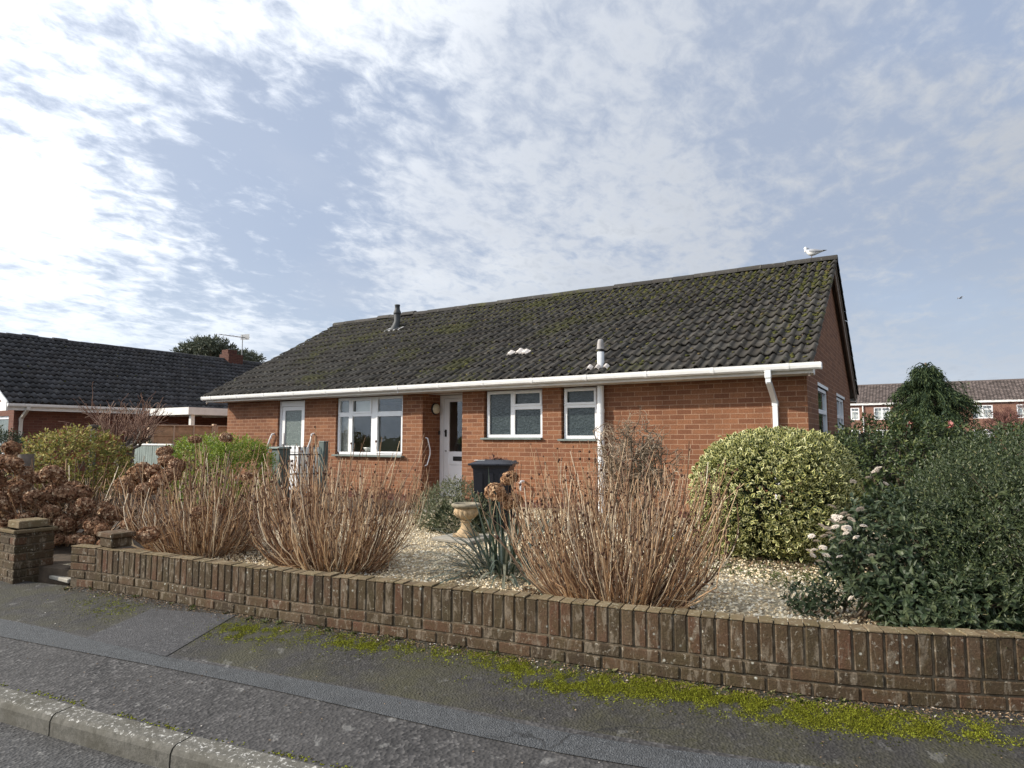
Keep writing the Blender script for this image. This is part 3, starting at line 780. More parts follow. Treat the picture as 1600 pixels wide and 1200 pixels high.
for c_ in range(3):                                     # stretcher end where the wall stops at the path
    z0 = .402+c_*.068
    for q, L in (((.005, .215) if c_ % 2 == 0 else (.005, .10)), ((.225, .10) if c_ % 2 == 0 else (.11, .215))):
        T = wall_T(q+L/2); g.bbox(-L/2, L/2, -.002, .106, z0, z0+.060, .006, T=T)
T = wall_T(.16); top.bbox(-.16, .16, -.003, .108, .604, .613, .004, T=T)
g.build('brickwork', M['wallbrick'], wall_t); top.build('coping', M['walltop'], wall_t)
mo = MB(); ss = 0.0
while ss < WL-.1:                                       # mortar core
    c0, t0 = frame_at(WALL, ss+.012); c1, t1 = frame_at(WALL, min(ss+.21, WL-.02)); n0 = Vector((-t0.y, t0.x, 0)); n1 = Vector((-t1.y, t1.x, 0))
    P = [c0+n0*.0065, c1+n1*.0065, c1+n1*.097, c0+n0*.097]
    mo.hexa([tuple(p+Vector((0, 0, .15))) for p in P]+[tuple(p+Vector((0, 0, .597))) for p in P]); ss += .2
mo.build('mortar', M['wallmortar'], wall_t)
# end pier of the wall by the path
def pier(name, label, x0, x1, y0, y1, z0, z1, cap, dk=0):
    t = thing(name, label, 'pillar', ((x0+x1)/2, (y0+y1)/2, z0))
    b = MB(); core = MB(); core.box(x0+.006, x1-.006, y0+.006, y1-.006, z0-.05, z1-.004); z = z0; i = 0
    while z < z1-.01:
        sx, sy = (x0+.218, y0+.108) if i % 2 else (x0+.108, y0+.218)
        for a_, e_ in ((x0, sx-.006), (sx+.004, x1)):
            for f_, g_ in ((y0, sy-.006), (sy+.004, y1)):
                j, l = random.uniform(-.003, .003), random.uniform(-.003, .003); b.bbox(a_+j, e_+j, f_+l, g_+l, z, z+.065, .006)
        z += .075; i += 1
    b.build('brickwork', M['wallbrick'], t); core.build('mortar', M['wallmortar'], t)
    cp = MB()
    for (a0, a1, b0, b1, c0, c1) in cap: cp.bbox(a0, a1, b0, b1, c0, c1, .008)
    cp.build('cap', M['walltop'], t)
    return t
pier('brick_pillar', 'squat weathered brick pillar with a stepped cap left of the path', -7.50, -7.17, 2.70, 3.03, .22, .70,
     [(-7.52, -7.15, 2.68, 3.05, .70, .735), (-7.46, -7.21, 2.74, 2.99, .737, .81)])
t_ = thing('wall_end_cap', 'small brick block standing on the left end of the garden wall', 'brick block', (-6.25, 3.13, .615))
b = MB(); b.bbox(-6.33, -6.12, 3.04, 3.22, .615, .70, .01); b.bbox(-6.36, -6.09, 3.02, 3.24, .701, .745, .008); b.build('brick_block', M['wallbrick'], t_)
# narrow paved path between pillar and wall
g = MB()
for k in range(9): g.bbox(-7.12, -6.66, 2.93+k*.62+.01, 2.93+(k+1)*.62, .30, .262+k*.018, .008)
props(g.build('garden_path', M['concrete_slab']), kind='structure')

# ------------------------------------------------------------------ roofs
def tile_slope(name, mat, parent, o, U, Vv, cols, rows, pitch, gauge, hump=.045, seed=1, skip=None):
    """o lower-left corner, U along the eave, Vv up the slope; every tile its own curved piece"""
    rg = np.random.default_rng(seed); o = np.array(o); U = np.array(U, float); Vv = np.array(Vv, float); Nn = np.cross(U, Vv); Nn /= np.linalg.norm(Nn)
    if Nn[2] < 0: Nn = -Nn
    sv = np.array([0, .10, .24, .38, .50, .60, .70, .80, .90, 1.0]); hv = np.array([.26, .06, 0, .06, .32, .74, 1, .98, .62, .26])*hump
    ns = len(sv); Vs = []; Fs = []; off = 0
    for j in range(rows):
        for i in range(cols):
            if skip and skip(i, j): continue
            dn = rg.normal(0, .005); dv = rg.normal(0, .009); tl = rg.normal(0, .007); tk = .044
            u = (i+sv)*pitch; v0 = j*gauge-.02+dv; v1 = (j+1)*gauge+.03
            fr = o+u[:, None]*U+v0*Vv+(hv+tk+dn+tl*(sv-.5))[:, None]*Nn
            bk = o+u[:, None]*U+v1*Vv+(hv*.96+dn*.5)[:, None]*Nn
            lo = fr-.024*Nn+.006*Vv
            Vs.append(np.concatenate([lo, fr, bk]))
            k = np.arange(ns-1)
            q1 = np.stack([k, k+1, ns+k+1, ns+k], 1); q2 = np.stack([ns+k, ns+k+1, 2*ns+k+1, 2*ns+k], 1)
            q3 = np.array([[0, ns, 2*ns, 0+0], ])[:, :0]
            Fs.append(np.concatenate([q1, q2])+off); off += 3*ns
    V = np.concatenate(Vs); F = np.concatenate(Fs)
    if np.dot(np.cross(U, Vv), [0, 0, 1]) < 0: F = F[:, ::-1]
    ob = mesh_np(name, V, F, mat, parent, smooth=True)
    return ob, Nn
def ridge_caps(name, mat, parent, a, b, L=.45, r=.115, seed=3, drop=.0):
    rg = random.Random(seed); a, b = Vector(a), Vector(b); t = (b-a).normalized(); n = int((b-a).length/L+.5); L = (b-a).length/n
    side = t.cross(Vector((0, 0, 1))).normalized(); m = MB()
    for k in range(n):
        p0 = a+t*(k*L+.004); p1 = a+t*((k+1)*L-.004+.0); dz = rg.uniform(-.006, .008); dz2 = dz+rg.uniform(-.006, .006)
        if k in (4, 6): dz += .03; dz2 += .03
        A = []; B = []
        for q in range(9):
            w_ = math.pi*(q/8*1.1-.05)
            A.append(p0+side*r*math.cos(w_)+Vector((0, 0, r*.8*math.sin(w_)+dz-.04))); B.append(p1+side*r*math.cos(w_)*.98+Vector((0, 0, r*.8*math.sin(w_)+dz2-.045)))
        m.add(A+B, [(q, q+1, 10+q, 9+q) for q in range(8)], 0, True)
        m.face(A+[p0+Vector((0, 0, -.06))]); m.face((B+[p1+Vector((0, 0, -.06))])[::-1])
    return m.build(name, mat, parent)
def roof_moss(name, parent, o, U, Vv, Nn, W, H, n, dens, pitch, seed):
    rg = np.random.default_rng(seed); u = rg.uniform(0, W, n*6); v = rg.uniform(0, H, n*6)
    keep = rg.uniform(0, 1, n*6) < dens(u/W, v/H); u, v = u[keep][:n], v[keep][:n]
    u = (np.floor(u/pitch)+rg.normal(.25, .10, len(u)))*pitch
    C = np.array(o)+u[:, None]*np.array(U)+v[:, None]*np.array(Vv)+Nn*(.022+rg.uniform(0, .012, len(u)))[:, None]
    V, F = blob_ico(0, C, rg.uniform(.014, .042, len(u)), .55, .4)
    return props(mesh_np(name, V, F, M['roof_moss'], parent, smooth=True), kind='stuff')

# ------------------------------------------------------------------ the bungalow
WY = 9.60; HX0, HX1 = -14.21, -1.21; BY = 16.80; RY, RZ = 13.20, 4.93; EY, EZ = 9.12, 2.60
SL = math.atan2(RZ-EZ, RY-EY)
house = thing('brick_bungalow', 'red brick bungalow with mossy dark tiled roof, white gutter and white windows', 'bungalow', ((HX0+HX1)/2, (WY+BY)/2, .38))
def zr(y): return EZ+(min(y, 2*RY-y)-EY)*math.tan(SL)
def wall_cells(mb, T, xs, zs, holes, depth, zpl=.50, flip=False):
    """flat wall with openings; T(a, out, z); reveals go inwards by depth"""
    xs = sorted(set([round(x, 4) for x in xs]+[round(h[k], 4) for h in holes for k in (0, 1)])); zs = sorted(set([round(z, 4) for z in zs]+[round(h[k], 4) for h in holes for k in (2, 3)]+[zpl]))
    def inside(x, z): return any(h[0] < x < h[1] and h[2] < z < h[3] for h in holes)
    for a, b_ in zip(xs[:-1], xs[1:]):
        for c, d in zip(zs[:-1], zs[1:]):
            if inside((a+b_)/2, (c+d)/2): continue
            q = [T(a, 0, c), T(b_, 0, c), T(b_, 0, d), T(a, 0, d)]
            mb.face(q[::-1] if flip else q, 1 if (c+d)/2 < zpl else 0)
    for (a, b_, c, d) in holes:
        for q in ([T(a, 0, c), T(a, 0, d), T(a, -depth, d), T(a, -depth, c)], [T(b_, 0, d), T(b_, 0, c), T(b_, -depth, c), T(b_, -depth, d)],
                  [T(a, 0, d), T(b_, 0, d), T(b_, -depth, d), T(a, -depth, d)], [T(b_, 0, c), T(a, 0, c), T(a, -depth, c), T(b_, -depth, c)]):
            mb.face(q[::-1] if flip else q, 0)
Tf = lambda a, o, z: (a, WY-o, z)
W1 = (-10.43, -8.55, 1.25, 2.45); W2 = (-6.60, -5.385, 1.60, 2.45); W3 = (-5.02, -4.36, 1.58, 2.45); BD = (-12.32, -11.42, .42, 2.45); PO = (-8.04, -7.09, .30, 2.45)
g = MB()
wall_cells(g, Tf, [HX0, HX1], [.25, 2.45], [W1, W2, W3, BD], .10)  if False else None
wall_cells(g, Tf, [HX0, HX1], [.25, 2.45], [W1, W2, W3, BD, PO], .12)
# porch recess
g.face([(PO[0], WY+.12, .25), (PO[0], 10.2, .25), (PO[0], 10.2, 2.45), (PO[0], WY+.12, 2.45)], 0)
g.face([(PO[1], 10.2, .25), (PO[1], WY+.12, .25), (PO[1], WY+.12, 2.45), (PO[1], 10.2, 2.45)], 0)
house_wall = g.build('front_wall', [M['brick'], M['plinth']], house)
Tg = lambda a, o, z: (HX1+o, a, z)
G1 = (10.79, 12.10, 1.05, 2.40); G2 = (13.62, 15.2, 1.05, 2.40)
g = MB(); wall_cells(g, Tg, [WY, BY], [.25, 2.45], [G1, G2], .08)
g.face([Tg(WY, 0, 2.45), Tg(BY, 0, 2.45), Tg(BY, 0, zr(BY)-.10), Tg(RY, 0, RZ-.10), Tg(WY, 0, zr(WY)-.10)])
g.build('gable_wall', [M['brick'], M['plinth']], house)
Tl = lambda a, o, z: (HX0-o, a, z)
g = MB(); wall_cells(g, Tl, [WY, BY], [.25, 2.45], [], .1, flip=True)
g.face([Tl(WY, 0, 2.45), Tl(BY, 0, 2.45), Tl(BY, 0, zr(BY)-.10), Tl(RY, 0, RZ-.10), Tl(WY, 0, zr(WY)-.10)][::-1])
g.build('gable_wall', [M['brick'], M['plinth']], house)
g = MB(); wall_cells(g, lambda a, o, z: (a, BY+o, z), [HX0, HX1], [.25, 2.45], [], .1, flip=True); g.build('rear_wall', [M['brick'], M['plinth']], house)
g = MB()                                                   # dim rooms behind the windows
g.box(HX0+.3, PO[0]-.12, WY+.30, 13.0, .40, .44); g.box(PO[1]+.12, HX1-.3, WY+.30, 13.0, .40, .44)
g.box(HX0+.3, HX1-.3, 12.98, 13.02, .44, 2.40); g.box(PO[0]-.11, PO[0]-.02, WY+.12, 13, .44, 2.40); g.box(PO[1]+.02, PO[1]+.11, WY+.12, 13, .44, 2.40)
g.box(-10.9, -10.8, WY+.3, 13, .44, 2.4); g.box(-5.25, -5.15, WY+.3, 13, .44, 2.4); g.box(HX0+.05, HX1-.05, WY+.2, BY-.2, 2.46, 2.52)
g.box(-9.9, -8.9, 12.3, 12.95, .44, 1.3); g.box(-9.3, -8.7, 12.6, 12.95, 1.5, 2.2)
g.build('interior', M['interior'], house)

def window(name, T, x0, x1, z0, z1, bars, panes, parent, fr=.055, out=-.05, dep=.06, openers=()):
    """T(a,out,z). bars: (a0,a1,z0,z1) ; panes: (a0,a1,z0,z1,material key)"""
    m = MB(); b_ = .004
    m.bbox(x0, x1, out-dep, out, z0, z0+fr, b_, T=T); m.bbox(x0, x1, out-dep, out, z1-fr, z1, b_, T=T)
    m.bbox(x0, x0+fr, out-dep, out+.001, z0+fr-.002, z1-fr+.002, b_, T=T); m.bbox(x1-fr, x1, out-dep, out+.001, z0+fr-.002, z1-fr+.002, b_, T=T)
    for q in bars: m.bbox(q[0], q[1], out-dep, out-.001, q[2], q[3], b_, T=T)
    for (a0, a1, c0, c1) in openers:                           # raised casement frames
        w_ = .042
        m.bbox(a0, a1, out-.02, out+.016, c0, c0+w_, b_, T=T); m.bbox(a0, a1, out-.02, out+.016, c1-w_, c1, b_, T=T)
        m.bbox(a0, a0+w_, out-.02, out+.017, c0+w_-.002, c1-w_+.002, b_, T=T); m.bbox(a1-w_, a1, out-.02, out+.017, c0+w_-.002, c1-w_+.002, b_, T=T)
    f = m.build(name, M['upvc'], parent)
    keys = []
    for p in panes:
        if p[4] not in keys: keys.append(p[4])
    for k in keys:
        pm = MB()
        for (a0, a1, c0, c1, kk) in panes:
            if kk == k: pm.box(a0, a1, out-.035, out-.028, c0, c1, T=T)
        pm.build('pane', M[k], f)
    return f
def sill(T, x0, x1, z, parent, o=.06, mat='sill', h=.035):
    m = MB(); m.bbox(x0, x1, -.10, o, z-h, z, .006, T=T); return m.build('sill', M[mat], parent)
# kitchen window: three lights with top lights
z0, z1 = W1[2], W1[3]-.01; tz0, tz1 = 2.045, 2.135
xa, xb = -10.10, -9.99; xc, xd = -9.45, -9.27
f = window('window', Tf, W1[0]+.01, W1[1]-.01, z0, z1, [(xa, xb, z0+.05, z1-.05), (xc, xd, z0+.05, z1-.05), (W1[0]+.05, xa, tz0, tz1), (xb, xc, tz0, tz1), (xd, W1[1]-.05, tz0, tz1)],
           [(W1[0]+.05, xa, z0+.05, tz0, 'glass'), (xb, xc, z0+.05, tz0, 'glass'), (xd, W1[1]-.05, z0+.05, tz0, 'glass'),
            (W1[0]+.05, xa, tz1, z1-.05, 'glass'), (xb, xc, tz1, z1-.05, 'glass'), (xd, W1[1]-.05, tz1, z1-.05, 'glass')], house,
           openers=[(xd-.03, W1[1]-.03, z0+.03, tz0+.03), (xb-.02, xc+.02, tz1-.03, z1-.03)])
sill(Tf, W1[0]-.02, W1[1]+.06, W1[2], f, .09)
g = MB(); g.box(xb+.02, xc-.02, WY+.125, WY+.13, 2.06, 2.39); g.build('roller_blind', M['blind'], f)
g = MB()
for k in range(9): g.box(xd+.42+k*.022, xd+.44+k*.022, WY+.34+.012*(k % 2), WY+.352+.012*(k % 2), 1.0, 2.4)
g.build('curtain', M['blind'], f)
g = MB(); g.box(W1[0]+.03, xa-.02, WY+.15, WY+.16, 1.28, 2.38); g.build('net_curtain', plain('net_curtain', (.33, .32, .30), .9, var=.2, scale=8), f)
# obscure glazed windows
zt = 2.11
f = window('window', Tf, W2[0]+.035, W2[1]-.01, W2[2], W2[3]-.01, [(-6.06, -5.97, W2[2]+.05, W2[3]-.06), (-5.97, W2[1]-.05, zt-.015, zt+.075)],
           [(W2[0]+.05, -6.06, W2[2]+.05, W2[3]-.05, 'obscure'), (-5.97, W2[1]-.05, W2[2]+.05, zt-.015, 'obscure'), (-5.97, W2[1]-.05, zt+.075, W2[3]-.05, 'obscure')], house,
           openers=[(-6.0, W2[1]-.03, zt+.045, W2[3]-.03)])
sill(Tf, W2[0]-.05, W2[1]+.0, W2[2], f, .055)
f = window('window', Tf, W3[0]+.03, W3[1]-.01, W3[2], W3[3]-.01, [(W3[0]+.05, W3[1]-.05, zt-.01, zt+.07)],
           [(W3[0]+.05, W3[1]-.05, W3[2]+.05, zt-.01, 'obscure'), (W3[0]+.05, W3[1]-.05, zt+.07, W3[3]-.05, 'obscure')], house, openers=[(W3[0]+.05, W3[1]-.03, zt+.04, W3[3]-.03)])
sill(Tf, W3[0]-.05, W3[1]+.03, W3[2], f, .055)
for (a0, a1, c0, c1) in (G1, G2):
    mid_ = a0+(a1-a0)*.55; tr = c1-.42
    f = window('window', Tg, a0+.01, a1-.01, c0, c1-.01, [(a0+.05, a1-.05, tr, tr+.07)] + ([(mid_, mid_+.07, c0+.05, c1-.06)] if a0 > 13 else []),
               [(a0+.05, a1-.05, c0+.05, tr, 'glass'), (a0+.05, a1-.05, tr+.07, c1-.05, 'glass')], house, out=-.02)
    sill(Tg, a0-.03, a1+.03, c0, f, .05)
    g = MB(); g.box(a0-.03, a1+.03, -.03, .012, c1, c1+.05, T=Tg); g.build('lintel_strip', M['upvc'], f)
# rear-kitchen door on the left
a0, a1, c0, c1 = BD
m = MB(); fo_ = -.05
for q in ((a0, a0+.07, c0, c1-.02), (a1-.07, a1, c0, c1-.02), (a0+.07, a1-.07, c1-.14, c1-.02)): m.bbox(q[0], q[1], fo_-.07, fo_, q[2], q[3], .004, T=Tf)
dr = m.build('door_frame', M['upvc'], house)
m = MB(); l0, l1, t0, t1 = a0+.075, a1-.075, c0+.02, c1-.145
for q in ((l0, l0+.10, t0, t1), (l1-.10, l1, t0, t1), (l0+.1, l1-.1, t0, t0+.12), (l0+.1, l1-.1, t1-.09, t1), (l0+.1, l1-.1, 1.28, 1.42)): m.bbox(q[0], q[1], fo_-.065, fo_-.012, q[2], q[3], .004, T=Tf)
dl = m.build('door', M['upvc'], house)
m = MB(); m.box(l0+.09, l1-.09, fo_-.045, fo_-.035, 1.40, t1-.08, T=Tf); m.build('pane', M['stippled'], dl)
m = MB(); m.bbox(l0+.1, l1-.1, fo_-.05, fo_-.03, t0+.11, 1.29, .004, T=Tf); m.build('panel', M['upvc'], dl)
m = MB(); m.bbox(l0+.03, l0+.07, fo_-.012, fo_+.004, 1.28, 1.46, .004, T=Tf); m.bbox(l0+.04, l0+.17, fo_+.03, fo_+.05, 1.385, 1.41, .006, T=Tf); m.bbox(l0+.04, l0+.06, fo_, fo_+.04, 1.385, 1.41, .004, T=Tf); m.build('handle', M['steel'], dl)
# front door in the porch
DY = 10.13; Td = lambda a, o, z: (a, DY-o, z)
m = MB(); m.bbox(PO[0]+.005, PO[0]+.10, -.05, .0, .43, 2.44, .004, T=Td); m.bbox(PO[1]-.06, PO[1]-.005, -.05, 0, .43, 2.44, .004, T=Td)
m.bbox(PO[0]+.10, PO[1]-.06, -.05, .0, 2.38, 2.44, .004, T=Td); m.build('door_frame', M['upvc'], house)
m = MB(); l0, l1 = PO[0]+.105, PO[1]-.065; zb, gl0, gl1, zt_ = .45, 1.33, 2.31, 2.375
for q in ((l0, l0+.125, zb, zt_), (l1-.125, l1, zb, zt_), (l0+.125, l1-.125, gl1, zt_), (l0+.125, l1-.125, 1.07, gl0), (l0+.125, l1-.125, zb, .66)): m.bbox(q[0], q[1], -.045, -.008, q[2], q[3], .004, T=Td)
m.bbox(l0+.12, l1-.12, -.04, -.022, .65, 1.08, .004, T=Td)
dl = m.build('front_door', M['upvc'], house)
m = MB(); m.box(l0+.12, l1-.12, -.035, -.030, gl0, gl1, T=Td); m.build('pane', M['glass'], dl)
m = MB(); m.bbox(l0+.24, l1-.24, -.008, .012, 1.15, 1.235, .004, T=Td); m.build('letterbox', M['black'], dl)
m = MB(); m.bbox(l0+.035, l0+.075, -.008, .018, 1.62, 1.76, .006, T=Td); m.bbox(l0+.05, l0+.08, .015, .05, 1.71, 1.735, .004, T=Td); m.build('handle', M['black'], dl)
m = MB(); m.tube([(l0+.06, DY+.008, 1.34), (l0+.06, DY-.012, 1.34)], .014, 10); m.build('lock', M['steel'], dl)
m = MB(); m.bbox(PO[0]+.0, PO[1], -.02, .35, .36, .43, .01, T=Td); m.build('door_step', M['concrete_slab'], house)
# porch light and bell
m = MB(); ring = [(0, .0), (.115, 0), (.12, .02), (.11, .035)]; bowl = [(.1, .03), (.092, .06), (.065, .083), (.03, .093), (0, .095)]
def lathe_x(mb, prof, c, n=24):
    vs = []; fs = []
    for (r, h) in prof:
        for k in range(n): w_ = 2*math.pi*k/n; vs.append((c[0]+h, c[1]+r*math.cos(w_), c[2]+r*math.sin(w_)))
    for i in range(len(prof)-1):
        for k in range(n): fs.append((i*n+k, i*n+(k+1) % n, (i+1)*n+(k+1) % n, (i+1)*n+k))
    mb.add(vs, fs, 0, True)
lathe_x(m, ring, (PO[0]+.001, 9.97, 2.17)); pl = m.build('porch_light', M['dark_metal'], house)
m = MB(); lathe_x(m, bowl, (PO[0]+.001, 9.97, 2.17)); m.build('lamp_bowl', M['cream'], pl)
m = MB(); m.bbox(PO[0]+.001, PO[0]+.03, 10.085, 10.115, 1.66, 1.74, .005); m.build('door_bell', M['black'], house)
def grab_rail(path, r, parent, mat='upvc', name='grab_rail'):
    m = MB(); m.tube(path, r, 10); return m.build(name, M[mat], parent)
grab_rail([(PO[0]+.0, 9.70, 1.60), (PO[0]+.05, 9.70, 1.59), (PO[0]+.055, 9.73, 1.48), (PO[0]+.055, 9.77, 1.38), (PO[0]+.055, 9.77, 1.28), (PO[0]+.055, 9.73, 1.18), (PO[0]+.05, 9.69, 1.08), (PO[0], 9.69, 1.06)], .013, house)
for xo, sg in ((-12.55, -1), (-11.22, 1)):                   # curved white rails beside the left door
    grab_rail([(xo, WY-.0, 1.25), (xo, WY-.06, 1.27), (xo+.02*sg, WY-.065, 1.40), (xo+.10*sg*(1 if sg > 0 else -1)*(.5 if sg < 0 else 1), WY-.065, 1.55), (xo+.12*(1 if sg < 0 else 1), WY-.06, 1.68), (xo+.12, WY, 1.69)], .02, house)
# eaves
m = MB(); m.box(HX0-.22, HX1+.13, 9.16, 9.185, 2.448, 2.60); m.box(HX1+.10, HX1+.129, 9.186, 9.42, 2.449, 2.59); m.build('fascia', M['fascia'], house)
m = MB(); m.box(HX0-.20, HX1+.11, 2*RY-9.185, 2*RY-9.16, 2.42, 2.60)
m.build('fascia', M['fascia'], house)
m = MB(); m.box(HX0-.2, HX1+.1, 9.186, WY-.002, 2.453, 2.467); m.box(PO[0]+.002, PO[1]-.002, WY+.001, 10.18, 2.452, 2.47); m.box(HX0-.2, HX1+.1, BY+.002, 2*RY-9.186, 2.438, 2.452); m.build('soffit', M['fascia'], house)
m = MB(); m.box(-8.30, -8.27, 9.152, 9.162, 2.446, 2.5); m.build('fascia_joint', M['upvc'], house)
def gutter_run(parent, T, a0, a1, step=.98):
    prof = [(.0, .045), (.004, -.030), (.03, -.045), (.07, -.045), (.095, -.025), (.105, .010), (.108, .045), (.101, .045), (.097, .008), (.08, -.025), (.065, -.038), (.03, -.038), (.012, -.025), (.008, .045)]
    m = MB(); m.prism(prof, a0, a1, lambda d, z, a: T(a, d, z))
    q = a0+.35
    while q < a1-.1:
        m.prism([(d*1.0+(.004 if d > .05 else -.001), z-(.005 if z < .04 else -.003)) for d, z in prof[:7]], q-.02, q+.02, lambda d, z, a: T(a, d, z)); q += step
    for q in (a0, a1): m.prism([(d+(.003 if d > .05 else 0), z-.004) for d, z in prof[:7]], q-.012, q+.012, lambda d, z, a: T(a, d, z))
    return m.build('gutter', M['gutter'], parent, fix=False)
gutter_run(house, lambda a, d, z: (a, 9.158-d, 2.535+z), HX0-.25, HX1+.235)
def sq_pipe(path, hw, parent, mat='upvc', name='downpipe', axis='x'):
    m = MB()
    for p, q in zip(path[:-1], path[1:]):
        p, q = Vector(p), Vector(q); d = (q-p).normalized()
        sx = Vector((1, 0, 0)) if axis == 'x' else Vector((0, 1, 0)); u = d.cross(sx).normalized()
        P = [p+sx*hw*a+u*hw*b for a, b in ((-1, -1), (1, -1), (1, 1), (-1, 1))]; Q = [v+(q-p)+d*hw*.4 for v in P]
        m.hexa([tuple(v) for v in P]+[tuple(v) for v in Q])
    p = Vector(path[0]); m.bbox(p.x-hw*1.2, p.x+hw*1.2, p.y-hw*1.2, p.y+hw*1.2, p.z-.10, p.z, .005)
    p = Vector(path[-2]); m.bbox(p.x-hw*1.15, p.x+hw*1.15, p.y-hw*1.15, p.y+hw*1.15, p.z-.06, p.z+.02, .004)
    return m.build(name, M[mat], parent, fix=False)
sq_pipe([(-1.62, 9.10, 2.50), (-1.62, 9.11, 2.36), (-1.62, 9.55, 2.10), (-1.62, 9.55, .42)], .033, house)
m = MB(); m.tube([(-4.265, 9.53, .38), (-4.265, 9.53, 2.44)], .056, 16); m.tube([(-4.265, 9.53, 2.0), (-4.265, 9.53, 2.06)], .063, 16); m.build('soil_pipe', M['upvc'], house)
m = MB(); m.tube([(-5.75, 9.58, .85), (-5.75, 9.50, .85), (-5.75, 9.47, .83), (-5.75, 9.47, .70)], .022, 10); m.build('overflow_pipe', M['upvc'], house)
# roof
cols = 81; pitch = (HX1+.16-(HX0-.25))/cols; rows = 15; gauge = math.hypot(RY-EY, RZ-EZ)/rows
UP = (0, math.cos(SL), math.sin(SL))
ro = (HX0-.25, EY, EZ-.03)
roof, RN = tile_slope('roof', M['tile'], house, ro, (1, 0, 0), UP, cols, rows, pitch, gauge, seed=4)
roof_b, _ = tile_slope('rear_roof', M['tile'], house, (HX0-.25, 2*RY-EY, EZ-.03), (1, 0, 0), (0, -math.cos(SL), math.sin(SL)), cols, rows, pitch, gauge, seed=5)
m = MB()
for sg in (1, -1):
    y = lambda v: RY+sg*(v-RY)
    A = [(HX0-.22, y(EY+.03), EZ-.05), (HX1+.12, y(EY+.03), EZ-.05), (HX1+.12, y(RY-.002), RZ-.05), (HX0-.22, y(RY-.002), RZ-.05)]
    m.hexa([(p[0], p[1], p[2]-.04) for p in A]+A)
m.build('roof_boarding', M['barge'], roof)
for x in (HX1+.085, HX0-.20):
    for sg in (1, -1):
        y = lambda v: RY+sg*(v-RY); m = MB()
        A = [(x-.014, y(EY+.05), EZ-.19), (x+.014, y(EY+.05), EZ-.19), (x+.014, y(RY), RZ-.24), (x-.014, y(RY), RZ-.24)]
        m.hexa(A+[(p[0], p[1], p[2]+.19) for p in A]); m.build('bargeboard', M['barge'], house)
    if x > HX0:
        m = MB(); y = lambda v: 2*RY-v
        A = [(x-.03, y(EY+.02), EZ-.09), (x+.018, y(EY+.02), EZ-.09), (x+.018, y(RY), RZ-.14), (x-.03, y(RY), RZ-.14)]
        m.hexa(A+[(p[0], p[1], p[2]+.025) for p in A]); m.build('verge_trim', M['barge_trim'], house)
ridge_caps('ridge_tiles', M['tile'], roof, (HX0-.25, RY, RZ+.035), (HX1+.16, RY, RZ+.035))
SLEN = gauge*rows
def dens(u, v):
    return np.clip(.025+1.0*np.clip((v-.5)/.45, 0, 1)**1.3*(1-.2*u)+.75*np.exp(-((u-.985)/.03)**2)*(.3+.7*v)+.35*np.exp(-((u-.25)/.2)**2-((v-.8)/.2)**2)+.05*np.exp(-((u-.75)/.2)**2), 0, 1)
roof_moss('moss', roof, ro, np.array([1., 0, 0]), np.array(UP), RN, cols*pitch, SLEN, 4200, dens, pitch, 3)
# vent, flue and pale patch on the roof
def rp(x, y, up=0.0): return Vector((x, y, EZ-.03+(y-EY)*math.tan(SL)))+Vector(RN)*up
c = rp(-4.19, 9.40, .03)
m = MB(); m.lathe([(.058, -.06), (.056, .215), (.0, .217)], c, 20); vt = m.build('vent_pipe', M['vent_white'], house)
m = MB(); m.lathe([(.046, .215), (.046, .26)], c, 20); m.build('vent_gap', M['black'], vt)
m = MB(); m.lathe([(0, .255), (.062, .255), (.062, .262), (.055, .305), (.056, .33), (.044, .395), (.030, .42), (0, .42)], c, 20); m.build('vent_cap', M['vent_cap'], vt)
m = MB()
for k, (du, w_) in enumerate(((-.19, .10), (-.05, .09), (.09, .10))):
    for q in range(6):
        a0_, a1_ = du+w_*q/6, du+w_*(q+1)/6; h = lambda a: .035+.045*math.sin(math.pi*(a-du)/w_)
        p = lambda a, v, e: rp(c.x+a, 9.24+v, h(a)+e)
        m.face([p(a0_, 0, .01), p(a1_, 0, .01), p(a1_, .09, .012), p(a0_, .09, .012)]); m.face([p(a0_, 0, -.01), p(a1_, 0, -.01), p(a1_, 0, .01), p(a0_, 0, .01)])
m.build('vent_flashing', M['pale_tile'], vt)
c = rp(-11.17, 12.28, 0)
m = MB(); m.tube([c+Vector((-.06, -.05, -.05)), c+Vector((-.02, -.01, .12)), c+Vector((0, 0, .22)), c+Vector((0, 0, .42))], [.125, .09, .078, .078], 16)
m.lathe([(.078, .40), (.098, .41), (.098, .45), (.066, .53), (.062, .62), (.07, .625), (.07, .655), (0, .66)], c, 18); fl = m.build('flue', M['flue'], house)
m = MB(); p = lambda a, v, e: rp(c.x+a, c.y+v, e)
m.hexa([p(-.28, -.16, .03), p(.22, -.16, .03), p(.22, .05, .03), p(-.28, .05, .03), p(-.28, -.16, .062), p(.22, -.16, .062), p(.22, .05, .05), p(-.28, .05, .05)]); m.build('flue_flashing', M['lead'], fl)
m = MB()
for k in range(3):
    px0 = -6.40+k*.165
    for q in range(8):
        a0_, a1_ = px0+.165*q/8, px0+.165*(q+1)/8; h = lambda a: .05+.04*math.sin(math.pi*(a-px0)/.165)**2
        v0 = .04*(k % 2); m.face([rp(a0_, 10.02+v0, h(a0_)), rp(a1_, 10.02+v0, h(a1_)), rp(a1_, 10.14+v0*1.5, h(a1_)+.012), rp(a0_, 10.14+v0*1.5, h(a0_)+.012)])
        m.face([rp(a0_, 10.02+v0, h(a0_)-.025), rp(a1_, 10.02+v0, h(a1_)-.025), rp(a1_, 10.02+v0, h(a1_)), rp(a0_, 10.02+v0, h(a0_))])
o = m.build('replaced_tile', M['pale_tile'], roof); o['label'] = 'pale patched tiles on the middle of the mossy roof'
